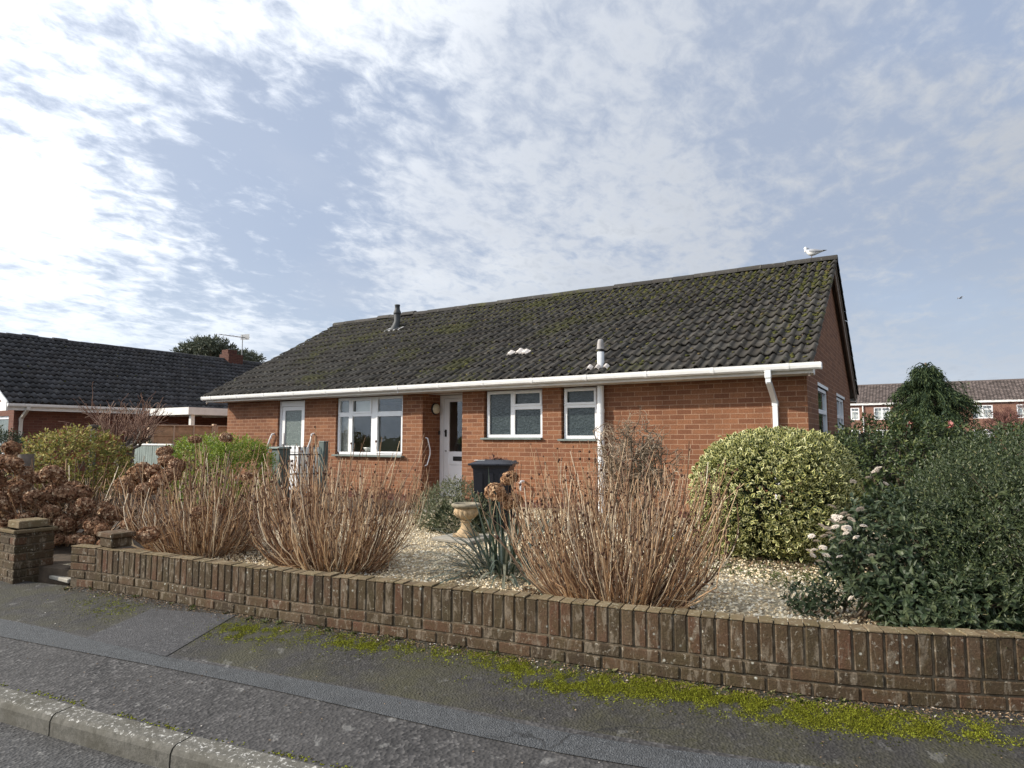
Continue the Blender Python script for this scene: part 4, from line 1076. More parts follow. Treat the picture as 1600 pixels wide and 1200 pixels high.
# white dish on the kitchen window sill
t_ = thing('dish', 'white oval dish on the inside sill of the kitchen window', 'dish', (-9.62, WY+.20, 1.30))
m = MB(); m.lathe([(0, 0), (.09, 0), (.14, .08), (.15, .10), (.14, .10), (.085, .012), (0, .01)], (-9.62, WY+.22, 1.30), 20); m.build('bowl', M['dish'], t_)

# ------------------------------------------------------------------ the neighbour's house on the left
NX, NY0, NY1 = -21.4, 7.84, 22.5; NRX, NRZ = -25.2, 4.97; NEX, NEZ = -21.0, 2.56
nb = thing('neighbour_bungalow', 'dark tiled brick bungalow at the far left with a chimney and white gutter', 'bungalow', (NRX, (NY0+NY1)/2, .38))
NSL = math.atan2(NRZ-NEZ, NEX-NRX)
g = MB(); wall_cells(g, lambda a, o, z: (NX+o, a, z), [NY0, NY1], [.25, 2.40], [], .1, zpl=.3)
NWX = (-23.6, -21.72, 1.1, 2.22)
wall_cells(g, lambda a, o, z: (a, NY0-o, z), [2*NRX-NX, NX], [.25, 2.40], [NWX], .1, zpl=.3)
g.face([(2*NRX-NX, NY0, 2.40), (NX, NY0, 2.40), (NX, NY0, 2.5), (NRX, NY0, NRZ-.12), (2*NRX-NX, NY0, 2.5)])
g.face([(2*NRX-NX, NY1, 2.5), (NRX, NY1, NRZ-.12), (NX, NY1, 2.5), (NX, NY1, .3), (2*NRX-NX, NY1, .3)]); g.face([(2*NRX-NX, NY0, .3), (2*NRX-NX, NY0, 2.5), (2*NRX-NX, NY1, 2.5), (2*NRX-NX, NY1, .3)])
g.build('wall', [M['brick_n'], M['plinth']], nb)
f = window('window', lambda a, o, z: (a, NY0-o, z), *NWX, [(-22.7, -22.62, 1.15, 2.2)], [(NWX[0]+.05, NWX[1]-.05, 1.15, 2.17, 'stippled')], nb, fr=.09)
ncols, nrows = 90, 15; npitch = (NY1+.2-(NY0-.3))/ncols; ng = math.hypot(NEX-NRX, NRZ-NEZ)/nrows
UPN = (-math.cos(NSL), 0, math.sin(NSL)); no = (NEX, NY0-.3, NEZ)
nroof, NNn = tile_slope('roof', M['tile_n'], nb, no, (0, 1, 0), UPN, ncols, nrows, npitch, ng, seed=11)
m = MB(); m.face([(2*NRX-NEX, NY0-.3, NEZ), (NRX, NY0-.3, NRZ-.02), (NRX, NY1+.2, NRZ-.02), (2*NRX-NEX, NY1+.2, NEZ)]); m.face([(NEX, NY0-.28, NEZ-.04), (NEX, NY1+.2, NEZ-.04), (NRX, NY1+.2, NRZ-.05), (NRX, NY0-.28, NRZ-.05)][::-1]); m.build('roof_boarding', M['barge'], nroof)
ridge_caps('ridge_tiles', M['tile_n'], nroof, (NRX, NY0-.3, NRZ+.03), (NRX, NY1+.2, NRZ+.03), seed=8)
roof_moss('moss', nroof, no, np.array([0., 1, 0]), np.array(UPN), NNn, ncols*npitch, ng*nrows, 160, lambda u, v: .2+.8*(v > .85), npitch, 9)
for sg in (1, -1):
    x = lambda v: NRX+sg*(v-NRX); m = MB()
    A = [(x(NEX+.03), NY0-.33, NEZ-.17), (x(NEX+.03), NY0-.30, NEZ-.17), (NRX, NY0-.30, NRZ-.17), (NRX, NY0-.33, NRZ-.17)]
    m.hexa(A+[(p[0], p[1], p[2]+.19) for p in A]); m.build('bargeboard', M['white_paint'], nb)
m = MB(); m.box(NEX-.03, NEX-.005, NY0-.32, NY1+.2, NEZ-.2, NEZ-.02); m.box(NX+.001, NEX-.03, NY0-.30, NY1, NEZ-.19, NEZ-.175); m.box(NX+.0, NEX+.02, NY0-.345, NY0-.30, NEZ-.22, NEZ+.03); m.build('fascia', M['white_paint'], nb)
gutter_run(nb, lambda a, d, z: (NEX-.004+d, a, NEZ-.06+z), NY0-.32, NY1+.2, 2.2)
sq_pipe([(NEX+.05, NY0+.16, NEZ-.1), (NEX+.05, NY0+.16, NEZ-.16), (NX+.05, NY0+.16, NEZ-.42), (NX+.05, NY0+.16, .4)], .036, nb, 'fascia', axis='y')
ch = MB(); cx, cy = -25.15, 17.1
ch.box(cx-.36, cx+.30, cy-.36, cy+.34, 4.6, 5.22); ch.box(cx-.28, cx+.16, cy-.30, cy+.14, 5.22, 5.42)
chm = ch.build('chimney', M['plinth'], nroof)
m = MB(); m.tube([(cx+.1, cy+.42, 5.1), (cx+.1, cy+.42, 6.15)], .02, 8); m.tube([(cx+.7, cy-1.1, 5.92), (cx+.05, cy+.55, 6.05)], .014, 6)
for k in range(8):
    q = k/7; p = Vector((cx+.7, cy-1.1, 5.92)).lerp(Vector((cx+.05, cy+.55, 6.05)), q); m.tube([p+Vector((-.22, -.08, 0))*(.6+.6*q), p+Vector((.22, .08, 0))*(.6+.6*q)], .007, 5)
m.face([(cx-.15, cy+.5, 5.95), (cx+.3, cy+.62, 5.95), (cx+.3, cy+.62, 6.2), (cx-.15, cy+.5, 6.2)]); m.build('aerial', M['steel'], chm)
# white carport on its side
cp = thing('carport', 'white flat-roofed lean-to carport against the dark roofed bungalow', 'carport', (-20, 13.5, .38))
m = MB(); m.box(-21.38, -18.42, 11.15, 11.22, 2.30, 2.52); m.box(-18.49, -18.42, 11.22, 17.5, 2.30, 2.52); m.build('fascia', M['white_paint'], cp)
m = MB(); m.box(-21.38, -18.50, 11.23, 17.5, 2.44, 2.50); m.build('roof_sheet', M['fascia'], cp)
for y in (11.35, 14.6, 17.2):
    m = MB(); m.bbox(-18.62, -18.50, y-.06, y+.06, .38, 2.44, .006); m.build('post', M['white_paint'], cp)
m = MB()
for k in range(5): m.box(-21.3, -18.5, 12.2+k*1.2, 12.28+k*1.2, 2.30, 2.438)
m.build('joists', M['white_paint'], cp)

# ================================================================== PLANTS AND GARDEN THINGS
def floret_mesh(name, mat, seed, n=95, r=.092, petal=.034, squash=.8):
    rg = np.random.default_rng(seed); d = unit(rg.normal(size=(n*2, 3))); d = d[d[:, 2] > -.55][:n]
    Ps, Ds, Us = [], [], []
    for i in range(len(d)):
        k = d[i]; a = unit(np.cross(k, rg.normal(size=3))); b = np.cross(k, a); c = k*r*rg.uniform(.82, 1.06)*np.array([1, 1, squash])
        for q in range(4):
            w_ = q*math.pi/2+rg.uniform(-.2, .2); dr = a*math.cos(w_)+b*math.sin(w_)+k*rg.uniform(-.1, .45); Ps.append(c); Ds.append(dr); Us.append(k+rg.normal(size=3)*.25)
    Ps, Ds, Us = np.array(Ps), np.array(Ds), np.array(Us)
    V, F, uv = leaves(Ps, Ds, Us, petal*rg.uniform(.75, 1.3, len(Ps)), petal*.92, .22, .22)
    me = bpy.data.meshes.new(name); me.from_pydata(V.tolist(), [], F.tolist()); me.update(); me.materials.append(mat); return me
HEADS = [floret_mesh('flower_head', M['petal'], 20+k, squash=(.8, .7, .9)[k]) for k in range(3)]
HEADS_T = [floret_mesh('flower_head', M['petal_pale'], 30, squash=.8)]
def put_head(root, pos, size=1.0, tan=False, tilt=.5):
    me = random.choice(HEADS_T if tan else HEADS)
    o = bpy.data.objects.new('flower_head', me); COL.objects.link(o); o.parent = root
    o.location = Vector(pos)-Vector(ORG[root.name])
    o.rotation_euler = (random.uniform(-tilt, tilt), random.uniform(-tilt, tilt), random.uniform(0, 6.28)); o.scale = (size, size, size*random.uniform(.85, 1.05))
    return o
def stem_clump(root, base, n, rbase, height, lean, seed, elong=(1, 1), r0=.0055, heads=(), hl=(), seg=7, hvar=.24, bow=.10):
    rg = np.random.default_rng(seed)
    th = rg.uniform(0, 2*np.pi, n); rr = np.sqrt(rg.uniform(0, 1, n))
    out = np.column_stack([np.cos(th)*elong[0], np.sin(th)*elong[1], np.zeros(n)])
    P0 = np.array(base)+out*(rr*rbase)[:, None]
    ln = lean*rr**.8*rg.uniform(.75, 1.15, n)
    hh = height*(1-.16*rr**2)*(1+rg.normal(0, hvar*.5, n)-np.abs(rg.normal(0, hvar, n)))
    hh = np.clip(hh, height*.3, height*1.15)
    d = np.column_stack([np.cos(th)*np.sin(ln)*elong[0], np.sin(th)*np.sin(ln)*elong[1], np.cos(ln)])+rg.normal(size=(n, 3))*np.array([.10, .10, .03])
    P1 = P0+d*hh[:, None]
    sag = -np.column_stack([np.cos(th), np.sin(th), np.zeros(n)])*0+np.column_stack([np.cos(th)*bow*rr, np.sin(th)*bow*rr, -bow*.35*rr])*rg.uniform(.2, 1.4, n)[:, None]
    if len(heads):
        H = np.array(heads); HB = np.array(base)+rg.normal(size=(len(H), 3))*np.array([rbase*.5, rbase*.5, 0])
        P0 = np.concatenate([P0, HB]); P1 = np.concatenate([P1, H-np.array([0, 0, .03])]); ex = unit(H-HB)*[1, 1, 0]
        sag = np.concatenate([sag, ex*.08])
    Q = bezier_paths(P0, P1, sag+rg.normal(size=P0.shape)*[.03, .03, 0], seg, .010)
    rad = np.linspace(1.25, .62, seg)[None, :]*(r0*rg.uniform(.7, 1.3, len(P0)))[:, None]
    V, F = tubes(Q, rad, 4)
    o = props(mesh_np('stems', V, F, M['stem'], root, smooth=True), kind='stuff')
    # withered buds at the nodes
    nb_ = int(len(P0)*1.5); i = rg.integers(0, len(P0), nb_); k = rg.uniform(.45, 1.0, nb_); k[:n//3] = 1.0
    f = k*(seg-1); i0 = np.minimum(f.astype(int), seg-2); fr = (f-i0)[:, None]
    C = Q[i, i0]*(1-fr)+Q[i, i0+1]*fr+rg.normal(size=(nb_, 3))*.004
    V, F = blob_ico(0, C, rg.uniform(.005, .010, nb_), 1.3, .4)
    props(mesh_np('buds', V, F, M['bud'], root, smooth=True), kind='stuff')
    # a few short side twigs
    ns = int(n*.7); i = rg.integers(0, n, ns); k = rg.integers(2, seg-1, ns); A = Q[i, k]; dr = unit(unit(Q[i, k+1]-A)+rg.normal(size=(ns, 3))*.42)
    q2 = bezier_paths(A, A+dr*rg.uniform(.12, .32, ns)[:, None], np.zeros((ns, 3)), 3, .004)
    nl = int(n*.22); th = rg.uniform(0, 2*np.pi, nl); o_ = np.column_stack([np.cos(th), np.sin(th), np.zeros(nl)])   # broken and tangled stems near the ground
    A = np.array(base)+o_*rbase*rg.uniform(.1, 1, nl)[:, None]+[0, 0, .02]; B = A+unit(o_+rg.normal(size=(nl, 3))*.8+[0, 0, .35])*rg.uniform(.2, .55, nl)[:, None]; B[:, 2] = np.maximum(B[:, 2], base[2]+.05)
    q3 = bezier_paths(A, B, rg.normal(size=(nl, 3))*.06, 5, .012); V, F = tubes(q3, np.full((nl, 5), r0*.8), 4); props(mesh_np('broken_stems', V, F, M['stem'], root, smooth=True), kind='stuff')
    V, F = tubes(q2, np.full((ns, 3), r0*.55), 4); props(mesh_np('side_twigs', V, F, M['stem'], root, smooth=True), kind='stuff')

# three cut-back hydrangeas along the wall
hb = (-1.90, 4.45, .40)
h = thing('hydrangea', 'large bare tan stemmed hydrangea beside the strap leaved plant', 'hydrangea', hb, group='bare stemmed hydrangeas behind the wall')
hh = [at(774, 770, 5.0), at(796, 748, 5.1), at(801, 784, 5.0)]
stem_clump(h, hb, 500, .45, 1.10, R(29), 101, (1.05, .85), .0043, heads=hh)
for p, s_ in zip(hh, (.85, .72, .8)): put_head(h, p, s_, True)
hb = (-4.62, 4.25, .40)
h = thing('hydrangea', 'wide bare brown stemmed hydrangea between the urn and the bright green hedge', 'hydrangea', hb, group='bare stemmed hydrangeas behind the wall')
hh = [at(449, 787, 5.9), at(484, 778, 5.9)]
stem_clump(h, hb, 460, .44, 1.12, R(31), 102, (1.1, .85), .0043, heads=hh)
for p in hh: put_head(h, p, .62)
hb = (-6.35, 4.05, .38)
h = thing('hydrangea', 'leftmost bare stemmed hydrangea with a clump of brown dead flower heads leaning left', 'hydrangea', hb, group='bare stemmed hydrangeas behind the wall')
hh = [at(x, y, d) for x, y, d in ((195, 758, 6.7), (213, 742, 6.8), (228, 766, 6.6), (240, 738, 6.8), (251, 752, 6.6), (262, 722, 6.9), (268, 741, 6.7), (236, 752, 6.9), (222, 730, 7.0), (257, 706, 7.0), (276, 728, 6.8), (206, 752, 6.9),
     (311, 800, 6.2), (305, 687, 7.0), (353, 685, 7.0), (134, 846, 6.25), (166, 852, 6.1), (232, 836, 6.0), (160, 828, 6.5), (200, 820, 6.4), (345, 795, 6.3), (385, 745, 6.5))]
stem_clump(h, hb, 380, .42, 1.08, R(34), 103, (1.1, .9), .0043, heads=hh)
for k, p in enumerate(hh): put_head(h, p, (1.0, .95, 1.0, .9, 1.0, .95, 1.0, .9, .8, .85, .9, .9, .75, .7, .7, .75, .8, 1.0, .7, .7, .55, .6)[k], k in (0, 1))

# unpruned hydrangea, a mass of dead heads, at the far left
hb = (-8.75, 3.85, .36)
h = thing('hydrangea', 'unpruned hydrangea at the far left covered in brown dead flower heads', 'hydrangea', hb)
rg = np.random.default_rng(55); hh = []
poly = [(-60, 800, 705, 855), (0, 55, 698, 745), (0, 100, 728, 790), (30, 150, 745, 815), (70, 165, 780, 838), (120, 190, 790, 822), (-30, 120, 790, 850)]
tries = 0
while len(hh) < 92 and tries < 9000:
    tries += 1; x = rg.uniform(-50, 188); y = rg.uniform(696, 850)
    topline = np.interp(x, [-50, 0, 20, 50, 80, 110, 140, 165, 190], [700, 705, 696, 735, 735, 742, 790, 785, 800])
    botline = np.interp(x, [-50, 60, 120, 190], [850, 850, 842, 828])
    if y < topline or y > botline: continue
    p = at(x, y, rg.uniform(6.8, 7.9))
    if p[2] < .42 or any(np.linalg.norm(p-q) < .16 for q in hh): continue
    hh.append(p)
stem_clump(h, hb, 120, .55, .95, R(48), 104, (1.2, 1.0), .006, heads=hh)
for p in hh: put_head(h, p, rg.uniform(.85, 1.15))
P, Nn = lumpy(260, (-8.7, 3.85, .55), (1.0, .7, .35), seed=61); V, F, uv = bush_leaves(P, Nn, .09, .045, up=-.2)
props(mesh_np('withered_leaves', V, F, M['litter'], h), kind='stuff')

# variegated round bush
c = np.array([-1.27, 7.22, .97])
b = thing('variegated_shrub', 'clipped round yellow and green variegated bush in front of the right brick corner', 'shrub', (c[0], c[1], .40))
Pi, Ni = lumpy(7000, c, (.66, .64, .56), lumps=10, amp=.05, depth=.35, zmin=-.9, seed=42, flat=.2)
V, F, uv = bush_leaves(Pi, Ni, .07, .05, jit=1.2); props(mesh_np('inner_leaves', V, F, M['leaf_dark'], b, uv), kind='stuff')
P, Nn = lumpy(16500, c, (.785, .77, .695), lumps=34, amp=.07, sharp=14, depth=.24, zmin=-.85, seed=2, flat=.22)
V, F, uv = bush_leaves(P, Nn, .052, .040, out=.75, up=.35, jit=.9, fold=.16, droop=.25)
props(mesh_np('foliage', V, F, M['leaf_var'], b, uv), kind='stuff')
n = 60; th = RNG.uniform(0, 6.28, n); P0 = np.column_stack([c[0]+np.cos(th)*.18, c[1]+np.sin(th)*.18, np.full(n, .38)]); P1 = c+unit(np.column_stack([np.cos(th), np.sin(th), RNG.uniform(-.3, 1.2, n)]))*.62
V, F = tubes(bezier_paths(P0, P1, np.zeros((n, 3)), 5, .02), np.linspace(.014, .004, 5)[None]*np.ones((n, 1)), 5); mesh_np('branches', V, F, M['bark'], b, smooth=True)

# big fine-leaved shrub on the right
c = np.array([1.04, 5.12, .90])
b = thing('dark_shrub', 'tall dark green fine leaved shrub filling the right edge behind the wall', 'shrub', (c[0], c[1], .40))
P, Nn = lumpy(9000, c, (1.26, .80, .70), lumps=34, amp=.17, sharp=16, depth=.38, zmin=-.85, seed=3, flat=.15)
Dr = unit(Nn*.8+np.array([0, 0, .65])+RNG.normal(size=P.shape)*.45)
Pi, Ni = lumpy(7000, c, (1.0, .62, .58), lumps=10, amp=.05, depth=.35, zmin=-.9, seed=43)
V, F, uv = bush_leaves(Pi, Ni, .07, .04, jit=1.2); props(mesh_np('inner_leaves', V, F, M['leaf_dark'], b, uv), kind='stuff')
V, F, uv = sprigs(P, Dr, 11, RNG.uniform(.08, .17, len(P)), .024, .0085, 62, 28)
props(mesh_np('foliage', V, F, M['leaf_dark'], b, uv), kind='stuff')
n = 90; i = RNG.integers(0, len(P), n); P0 = np.array([c[0], c[1], .38])+RNG.normal(size=(n, 3))*np.array([.28, .18, .0]); P1 = P[i]
V, F = tubes(bezier_paths(P0, P1, np.tile([[0, 0, .06]], (n, 1)), 5, .015), np.linspace(.010, .002, 5)[None]*np.ones((n, 1)), 4); mesh_np('branches', V, F, M['bark'], b, smooth=True)

# laurel-like shrub with white flower heads
c = np.array([-.09, 4.97, .76])
b = thing('flowering_shrub', 'broad leaved evergreen shrub with white flower heads spilling onto the gravel', 'shrub', (c[0], c[1], .40))
P, Nn = lumpy(760, c, (.44, .42, .44), lumps=16, amp=.2, sharp=12, depth=.5, zmin=-.6, seed=4)
P2, N2 = lumpy(560, (.20, 4.60, .58), (.42, .26, .22), lumps=12, amp=.2, sharp=12, depth=.45, zmin=-.6, seed=5)
P = np.concatenate([P, P2]); Nn = np.concatenate([Nn, N2])
V, F, uv = sprigs(P, unit(Nn+np.array([0, 0, .35])+RNG.normal(size=P.shape)*.4), 5, .07, .066, .027, 78, 35, .18, .2)
props(mesh_np('foliage', V, F, M['leaf_laurel'], b, uv), kind='stuff')
n = 70; i = RNG.integers(0, len(P), n); P0 = np.array([c[0]+.15, c[1], .38])+RNG.normal(size=(n, 3))*np.array([.2, .12, 0])
V, F = tubes(bezier_paths(P0, P[i], np.tile([[0, 0, .05]], (n, 1)), 5, .02), np.linspace(.011, .003, 5)[None]*np.ones((n, 1)), 4); mesh_np('branches', V, F, M['bark'], b, smooth=True)
def white_head(seed):
    rg = np.random.default_rng(seed); n = 70; r = .045*np.sqrt(rg.uniform(0, 1, n)); th = rg.uniform(0, 6.28, n)
    C = np.column_stack([r*np.cos(th), r*np.sin(th), .018*(1-(r/.045)**2)+rg.normal(0, .003, n)]); Ps = np.repeat(C, 5, 0); w_ = np.tile(np.arange(5)*1.2566, n)+rg.uniform(0, 1, 5*n)
    D = np.column_stack([np.cos(w_), np.sin(w_), np.full(5*n, .35)]); U = np.tile([[0, 0, 1.]], (5*n, 1)); V, F, uv = leaves(Ps, D, U, .013, .010, .1, .2)
    me = bpy.data.meshes.new('flower_head'); me.from_pydata(V.tolist(), [], F.tolist()); me.update(); me.materials.append(M['flower_white']); return me
WH = [white_head(k) for k in (1, 2)]
for (x, y, d, s_) in ((1284, 822, 5.0, .9), (1297, 834, 4.9, 1), (1310, 811, 4.9, 1.2), (1317, 818, 4.85, 1.1), (1323, 826, 4.85, 1.1), (1300, 792, 5.0, 1), (1372, 733, 5.0, 1.1), (1368, 737, 5.0, 1), (1357, 747, 5.0, .9), (1333, 753, 5.0, .9),
                      (1385, 757, 4.85, .9), (1293, 826, 4.95, .8), (1265, 862, 4.9, .9), (1272, 860, 4.9, .9), (1281, 878, 4.8, 1), (1291, 868, 4.8, .9), (1301, 842, 4.8, .9), (1305, 808, 4.85, .9), (1330, 935, 4.3, .8), (1352, 926, 4.3, .7), (1344, 796, 4.8, .9), (1270, 868, 4.85, .8), (1326, 806, 4.85, .8), (1316, 847, 4.75, .8), (1288, 838, 4, .9), (1276, 846, 4, .8), (1305, 824, 4, 1.0), (1330, 812, 4, .9), (1296, 880, 4, .7), (1338, 840, 4, .8), (1312, 870, 4, .7), (1362, 868, 4, .7), (1268, 838, 4, .8), (1286, 856, 4, .9), (1322, 834, 4, .8), (1349, 822, 4, .8), (1300, 815, 4, 1.0), (1318, 803, 4, .9)):
    o = bpy.data.objects.new('flower_head', random.choice(WH)); COL.objects.link(o); o.parent = b; o.location = Vector(at(x, y, 4.42 if y < 760 else 3.98+.12*math.sin(x)+(.1 if y < 812 else 0)))-Vector(ORG[b.name]); o.scale = (s_*.55, s_*.55, s_*.55); o.rotation_euler = (random.uniform(.1, .7), random.uniform(-.5, .5), random.uniform(0, 6))
# low seedling of it on the gravel and a conifer-like sprig at the right edge
c = onz(1275, 958, .42)
b = thing('seedling_shrub', 'small dark leaved seedling growing at the back edge of the wall', 'seedling', c)
P, Nn = lumpy(60, c+np.array([0, 0, .06]), (.16, .10, .09), seed=8); V, F, uv = sprigs(P, unit(Nn+np.array([0, 0, .6])), 4, .05, .055, .024, 75, 35, .18, .2); props(mesh_np('foliage', V, F, M['leaf_laurel'], b), kind='stuff')
c = np.array([.52, 4.45, .66])
b = thing('juniper', 'feathery bright green low shrub overhanging the right end of the wall', 'shrub', (c[0], c[1], .4))
P, Nn = lumpy(520, c, (.42, .28, .27), lumps=12, amp=.25, seed=9, zmin=-.9); V, F, uv = sprigs(P, unit(Nn+RNG.normal(size=P.shape)*.5), 12, .12, .026, .006, 50, 25); props(mesh_np('foliage', V, F, M['leaf_dark'], b), kind='stuff')

# rear hedge with pink roses
for (c, r_, n, sd, nm, lab) in (((-.05, 9.7, 1.12), (.95, .55, .66), 1500, 12, 'rose_bush', 'dark leafy rose bush with two pink blooms behind the dark shrub'), ((1.9, 10.4, 1.1), (1.7, .7, .64), 2300, 13, 'evergreen_hedge', 'evergreen hedge behind the dark shrub at the right edge')):
    b = thing(nm, lab, 'shrub', (c[0], c[1], .38))
    P, Nn = lumpy(n, c, r_, lumps=20, amp=.16, depth=.4, seed=sd); V, F, uv = sprigs(P, unit(Nn+np.array([0, 0, .6])+RNG.normal(size=P.shape)*.5), 9, .17, .06, .028, 70, 30, .15, .15)
    props(mesh_np('foliage', V, F, M['leaf_rose'], b), kind='stuff')
    n = 60; P0 = np.array([c[0], c[1], .36])+RNG.normal(size=(n, 3))*np.array([.3, .2, 0]); V, F = tubes(bezier_paths(P0, P[:n], np.zeros((n, 3)), 4, .02), np.linspace(.012, .003, 4)[None]*np.ones((n, 1)), 4); mesh_np('branches', V, F, M['bark'], b)
    if nm == 'rose_bush':
        for (x, y, d) in ((1420.5, 664, 8.2), (1483, 664, 8.2)):
            p = at(x, y, d); n = 34; dd = unit(RNG.normal(size=(n, 3))); V, F, uv = leaves(p+dd*.018, dd+RNG.normal(size=(n, 3))*.4, dd, .045, .045, .3, .4); mesh_np('bloom', V, F, M['rose_pink'], b)
            V, F = tubes(bezier_paths(p[None]-[[0, 0, .3]], p[None], np.zeros((1, 3)), 3, 0), np.full((1, 3), .006), 5); mesh_np('flower_stem', V, F, M['leaf_rose'], b)
# dark fence beside the gable
fn = thing('side_fence', 'dark weathered board fence beside the gable end', 'fence', (-.95, 13.6, .38))
m = MB()
for k in range(12): m.bbox(-1.16+k*.125, -1.045+k*.125, 15.5+.012*(k % 2), 15.52+.012*(k % 2), .40, 1.70+random.uniform(-.015, .015), .004)
m.build('boards', M['fence_dark'], fn)
m = MB(); m.bbox(.30, .40, 15.48, 15.58, .38, 1.74, .006); m.build('post', M['fence_dark'], fn)
m = MB(); m.bbox(-.93, -.83, 10.6, 10.7, .38, 1.72, .006); m.bbox(-.9, -.87, 10.7, 15.4, .42, 1.66, .004); m.build('side_boards', M['fence_dark'], fn)

# low bush by the path to the door
c = np.array([-5.15, 6.95, .56])
b = thing('low_shrub', 'low grey green spreading bush left of the stone urn', 'shrub', (c[0], c[1], .4))
P, Nn = lumpy(950, c, (.62, .55, .34), lumps=20, amp=.2, depth=.5, zmin=-.5, seed=21); V, F, uv = sprigs(P, unit(Nn+np.array([0, 0, .7])+RNG.normal(size=P.shape)*.55), 8, .12, .045, .015, 65, 25); props(mesh_np('foliage', V, F, M['leaf_sage'], b), kind='stuff')
c2 = c+np.array([.18, -.30, -.05]); P, Nn = lumpy(420, c2, (.32, .25, .26), lumps=8, amp=.2, depth=.4, zmin=-.5, seed=22); V, F, uv = bush_leaves(P, Nn, .09, .028, up=.5); props(mesh_np('inner_leaves', V, F, M['leaf_mid'], b), kind='stuff')

# strap-leaved plant
c = np.array([-3.12, 4.86, .40])
b = thing('strap_leaved_plant', 'clump of long grey green strap leaves in front of the wheelie bin', 'plant', c)
n = 190; th = RNG.uniform(0, 6.28, n); el = np.abs(RNG.normal(.75, .42, n)); D = np.column_stack([np.cos(th)*np.cos(el), np.sin(th)*np.cos(el), np.sin(el)])
P = c+np.column_stack([np.cos(th), np.sin(th), np.zeros(n)])*(RNG.uniform(0, .30, n))[:, None]
V, F = blades(P, D, RNG.uniform(.45, .95, n), RNG.uniform(.022, .042, n), RNG.uniform(.3, 1.6, n), 7)
props(mesh_np('leaves', V, F, M['leaf_strap'], b, smooth=True), kind='stuff')
# daffodils
c = at(1052, 868, 6.1); c[2] = .42
b = thing('daffodil', 'small clump of yellow daffodils at the right of the bare hydrangea', 'daffodil', c)
n = 26; th = RNG.uniform(0, 6.28, n); D = np.column_stack([np.cos(th)*.3, np.sin(th)*.3, np.ones(n)]); V, F = blades(c+RNG.normal(size=(n, 3))*[.05, .05, 0], D, RNG.uniform(.18, .34, n), .012, .4, 4); props(mesh_np('leaves', V, F, M['leaf_rose'], b), kind='stuff')
for (x, y) in ((1050, 846), (1055, 843), (1047, 851)):
    p = at(x, y, 6.1); k = np.array([-.5, -.8, .25]); k = k/np.linalg.norm(k); a_ = unit(np.cross(k, [0, 0, 1.])); b_ = np.cross(k, a_); w_ = np.arange(6)*1.047
    D = a_[None]*np.cos(w_)[:, None]+b_[None]*np.sin(w_)[:, None]+k*.15; V, F, uv = leaves(np.tile(p, (6, 1)), D, np.tile(k, (6, 1)), .04, .022); V2, F2 = tubes(np.array([[p, p+k*.02, p+k*.03]]), np.array([[.012, .013, .017]]), 8)
    fl_ = mesh_np('flower', V, F, M['daff'], b); mesh_np('trumpet', V2, F2, M['daff'], fl_)
    V, F = tubes(bezier_paths((c+RNG.normal(size=3)*[.03, .03, 0])[None], p[None], np.zeros((1, 3)), 3, 0), np.full((1, 3), .004), 5); mesh_np('flower_stem', V, F, M['leaf_rose'], b)

# ---- bare trees by recursive branching
def branch_tree(root, base, h, spread, seed, levels=5, r0=.05, up=.35, kids=(2, 4), mat='bark', tmat='twig', trunk=.4, shrink=.72, jit=.5, lean=(0, 0), minz=-9, flat=1.0):
    rg = random.Random(seed); segs = [[] for _ in range(levels+1)]
    def go(p, d, L, r, lv):
        q = p+d*L; mid_ = (p+q)/2+Vector((rg.uniform(-1, 1), rg.uniform(-1, 1), rg.uniform(-1, 1)))*L*.09
        segs[lv].append((p, mid_, q, r))
        if lv == levels: return
        for k in range(rg.randint(*kids)):
            v = Vector((rg.gauss(0, 1), rg.gauss(0, 1), rg.gauss(0, 1)*flat)).normalized(); v -= d*v.dot(d)*.7
            nd = (d*(1-jit*.5)+v*jit*spread+Vector((0, 0, up))*.5).normalized()
            s_ = q if rg.random() < .7 else p.lerp(q, rg.uniform(.45, .95))
            go(s_, nd, L*shrink*rg.uniform(.7, 1.25), r*.62, lv+1)
    go(Vector(base), Vector((lean[0], lean[1], 1)).normalized(), h*trunk, r0, 0)
    for nm, lo, hi, mt, sd in (('trunk', 0, 0, mat, 9), ('limbs', 1, 2, mat, 6), ('twigs', 3, levels, tmat, 4)):
        S = [s for lv in range(lo, min(hi, levels)+1) for s in segs[lv]]
        if not S: continue
        Q = np.array([[tuple(a), tuple(b_), tuple(c_)] for a, b_, c_, r in S]); rr = np.array([[r, r*.85, r*.68] for *_, r in S])
        V, F = tubes(Q, np.maximum(rr, .0022), sd); o = mesh_np(nm, V, F, M[mt], root, smooth=True)
        if nm == 'twigs': props(o, kind='stuff')
base = (-3.02, 7.60, .38)
t_ = thing('bare_shrub', 'leafless twiggy shrub against the brick wall beside the white pipe', 'shrub', base)
rg = np.random.default_rng(5)
n0 = 26; th = rg.uniform(0, 6.28, n0); P0 = np.array(base)+np.column_stack([np.cos(th), np.sin(th), 0*th])*.10; P1 = np.array(base)+np.column_stack([np.cos(th)*rg.uniform(.05, .42, n0)+.02, np.sin(th)*rg.uniform(.05, .3, n0), rg.uniform(.8, 1.3, n0)])
Q = bezier_paths(P0, P1, rg.normal(size=(n0, 3))*.05, 6, .035); V, F = tubes(Q, np.linspace(1, .6, 6)[None]*rg.uniform(.010, .024, n0)[:, None], 6); mesh_np('trunk', V, F, M['bark'], t_, smooth=True)
allQ = []; cur = Q; rad = .010
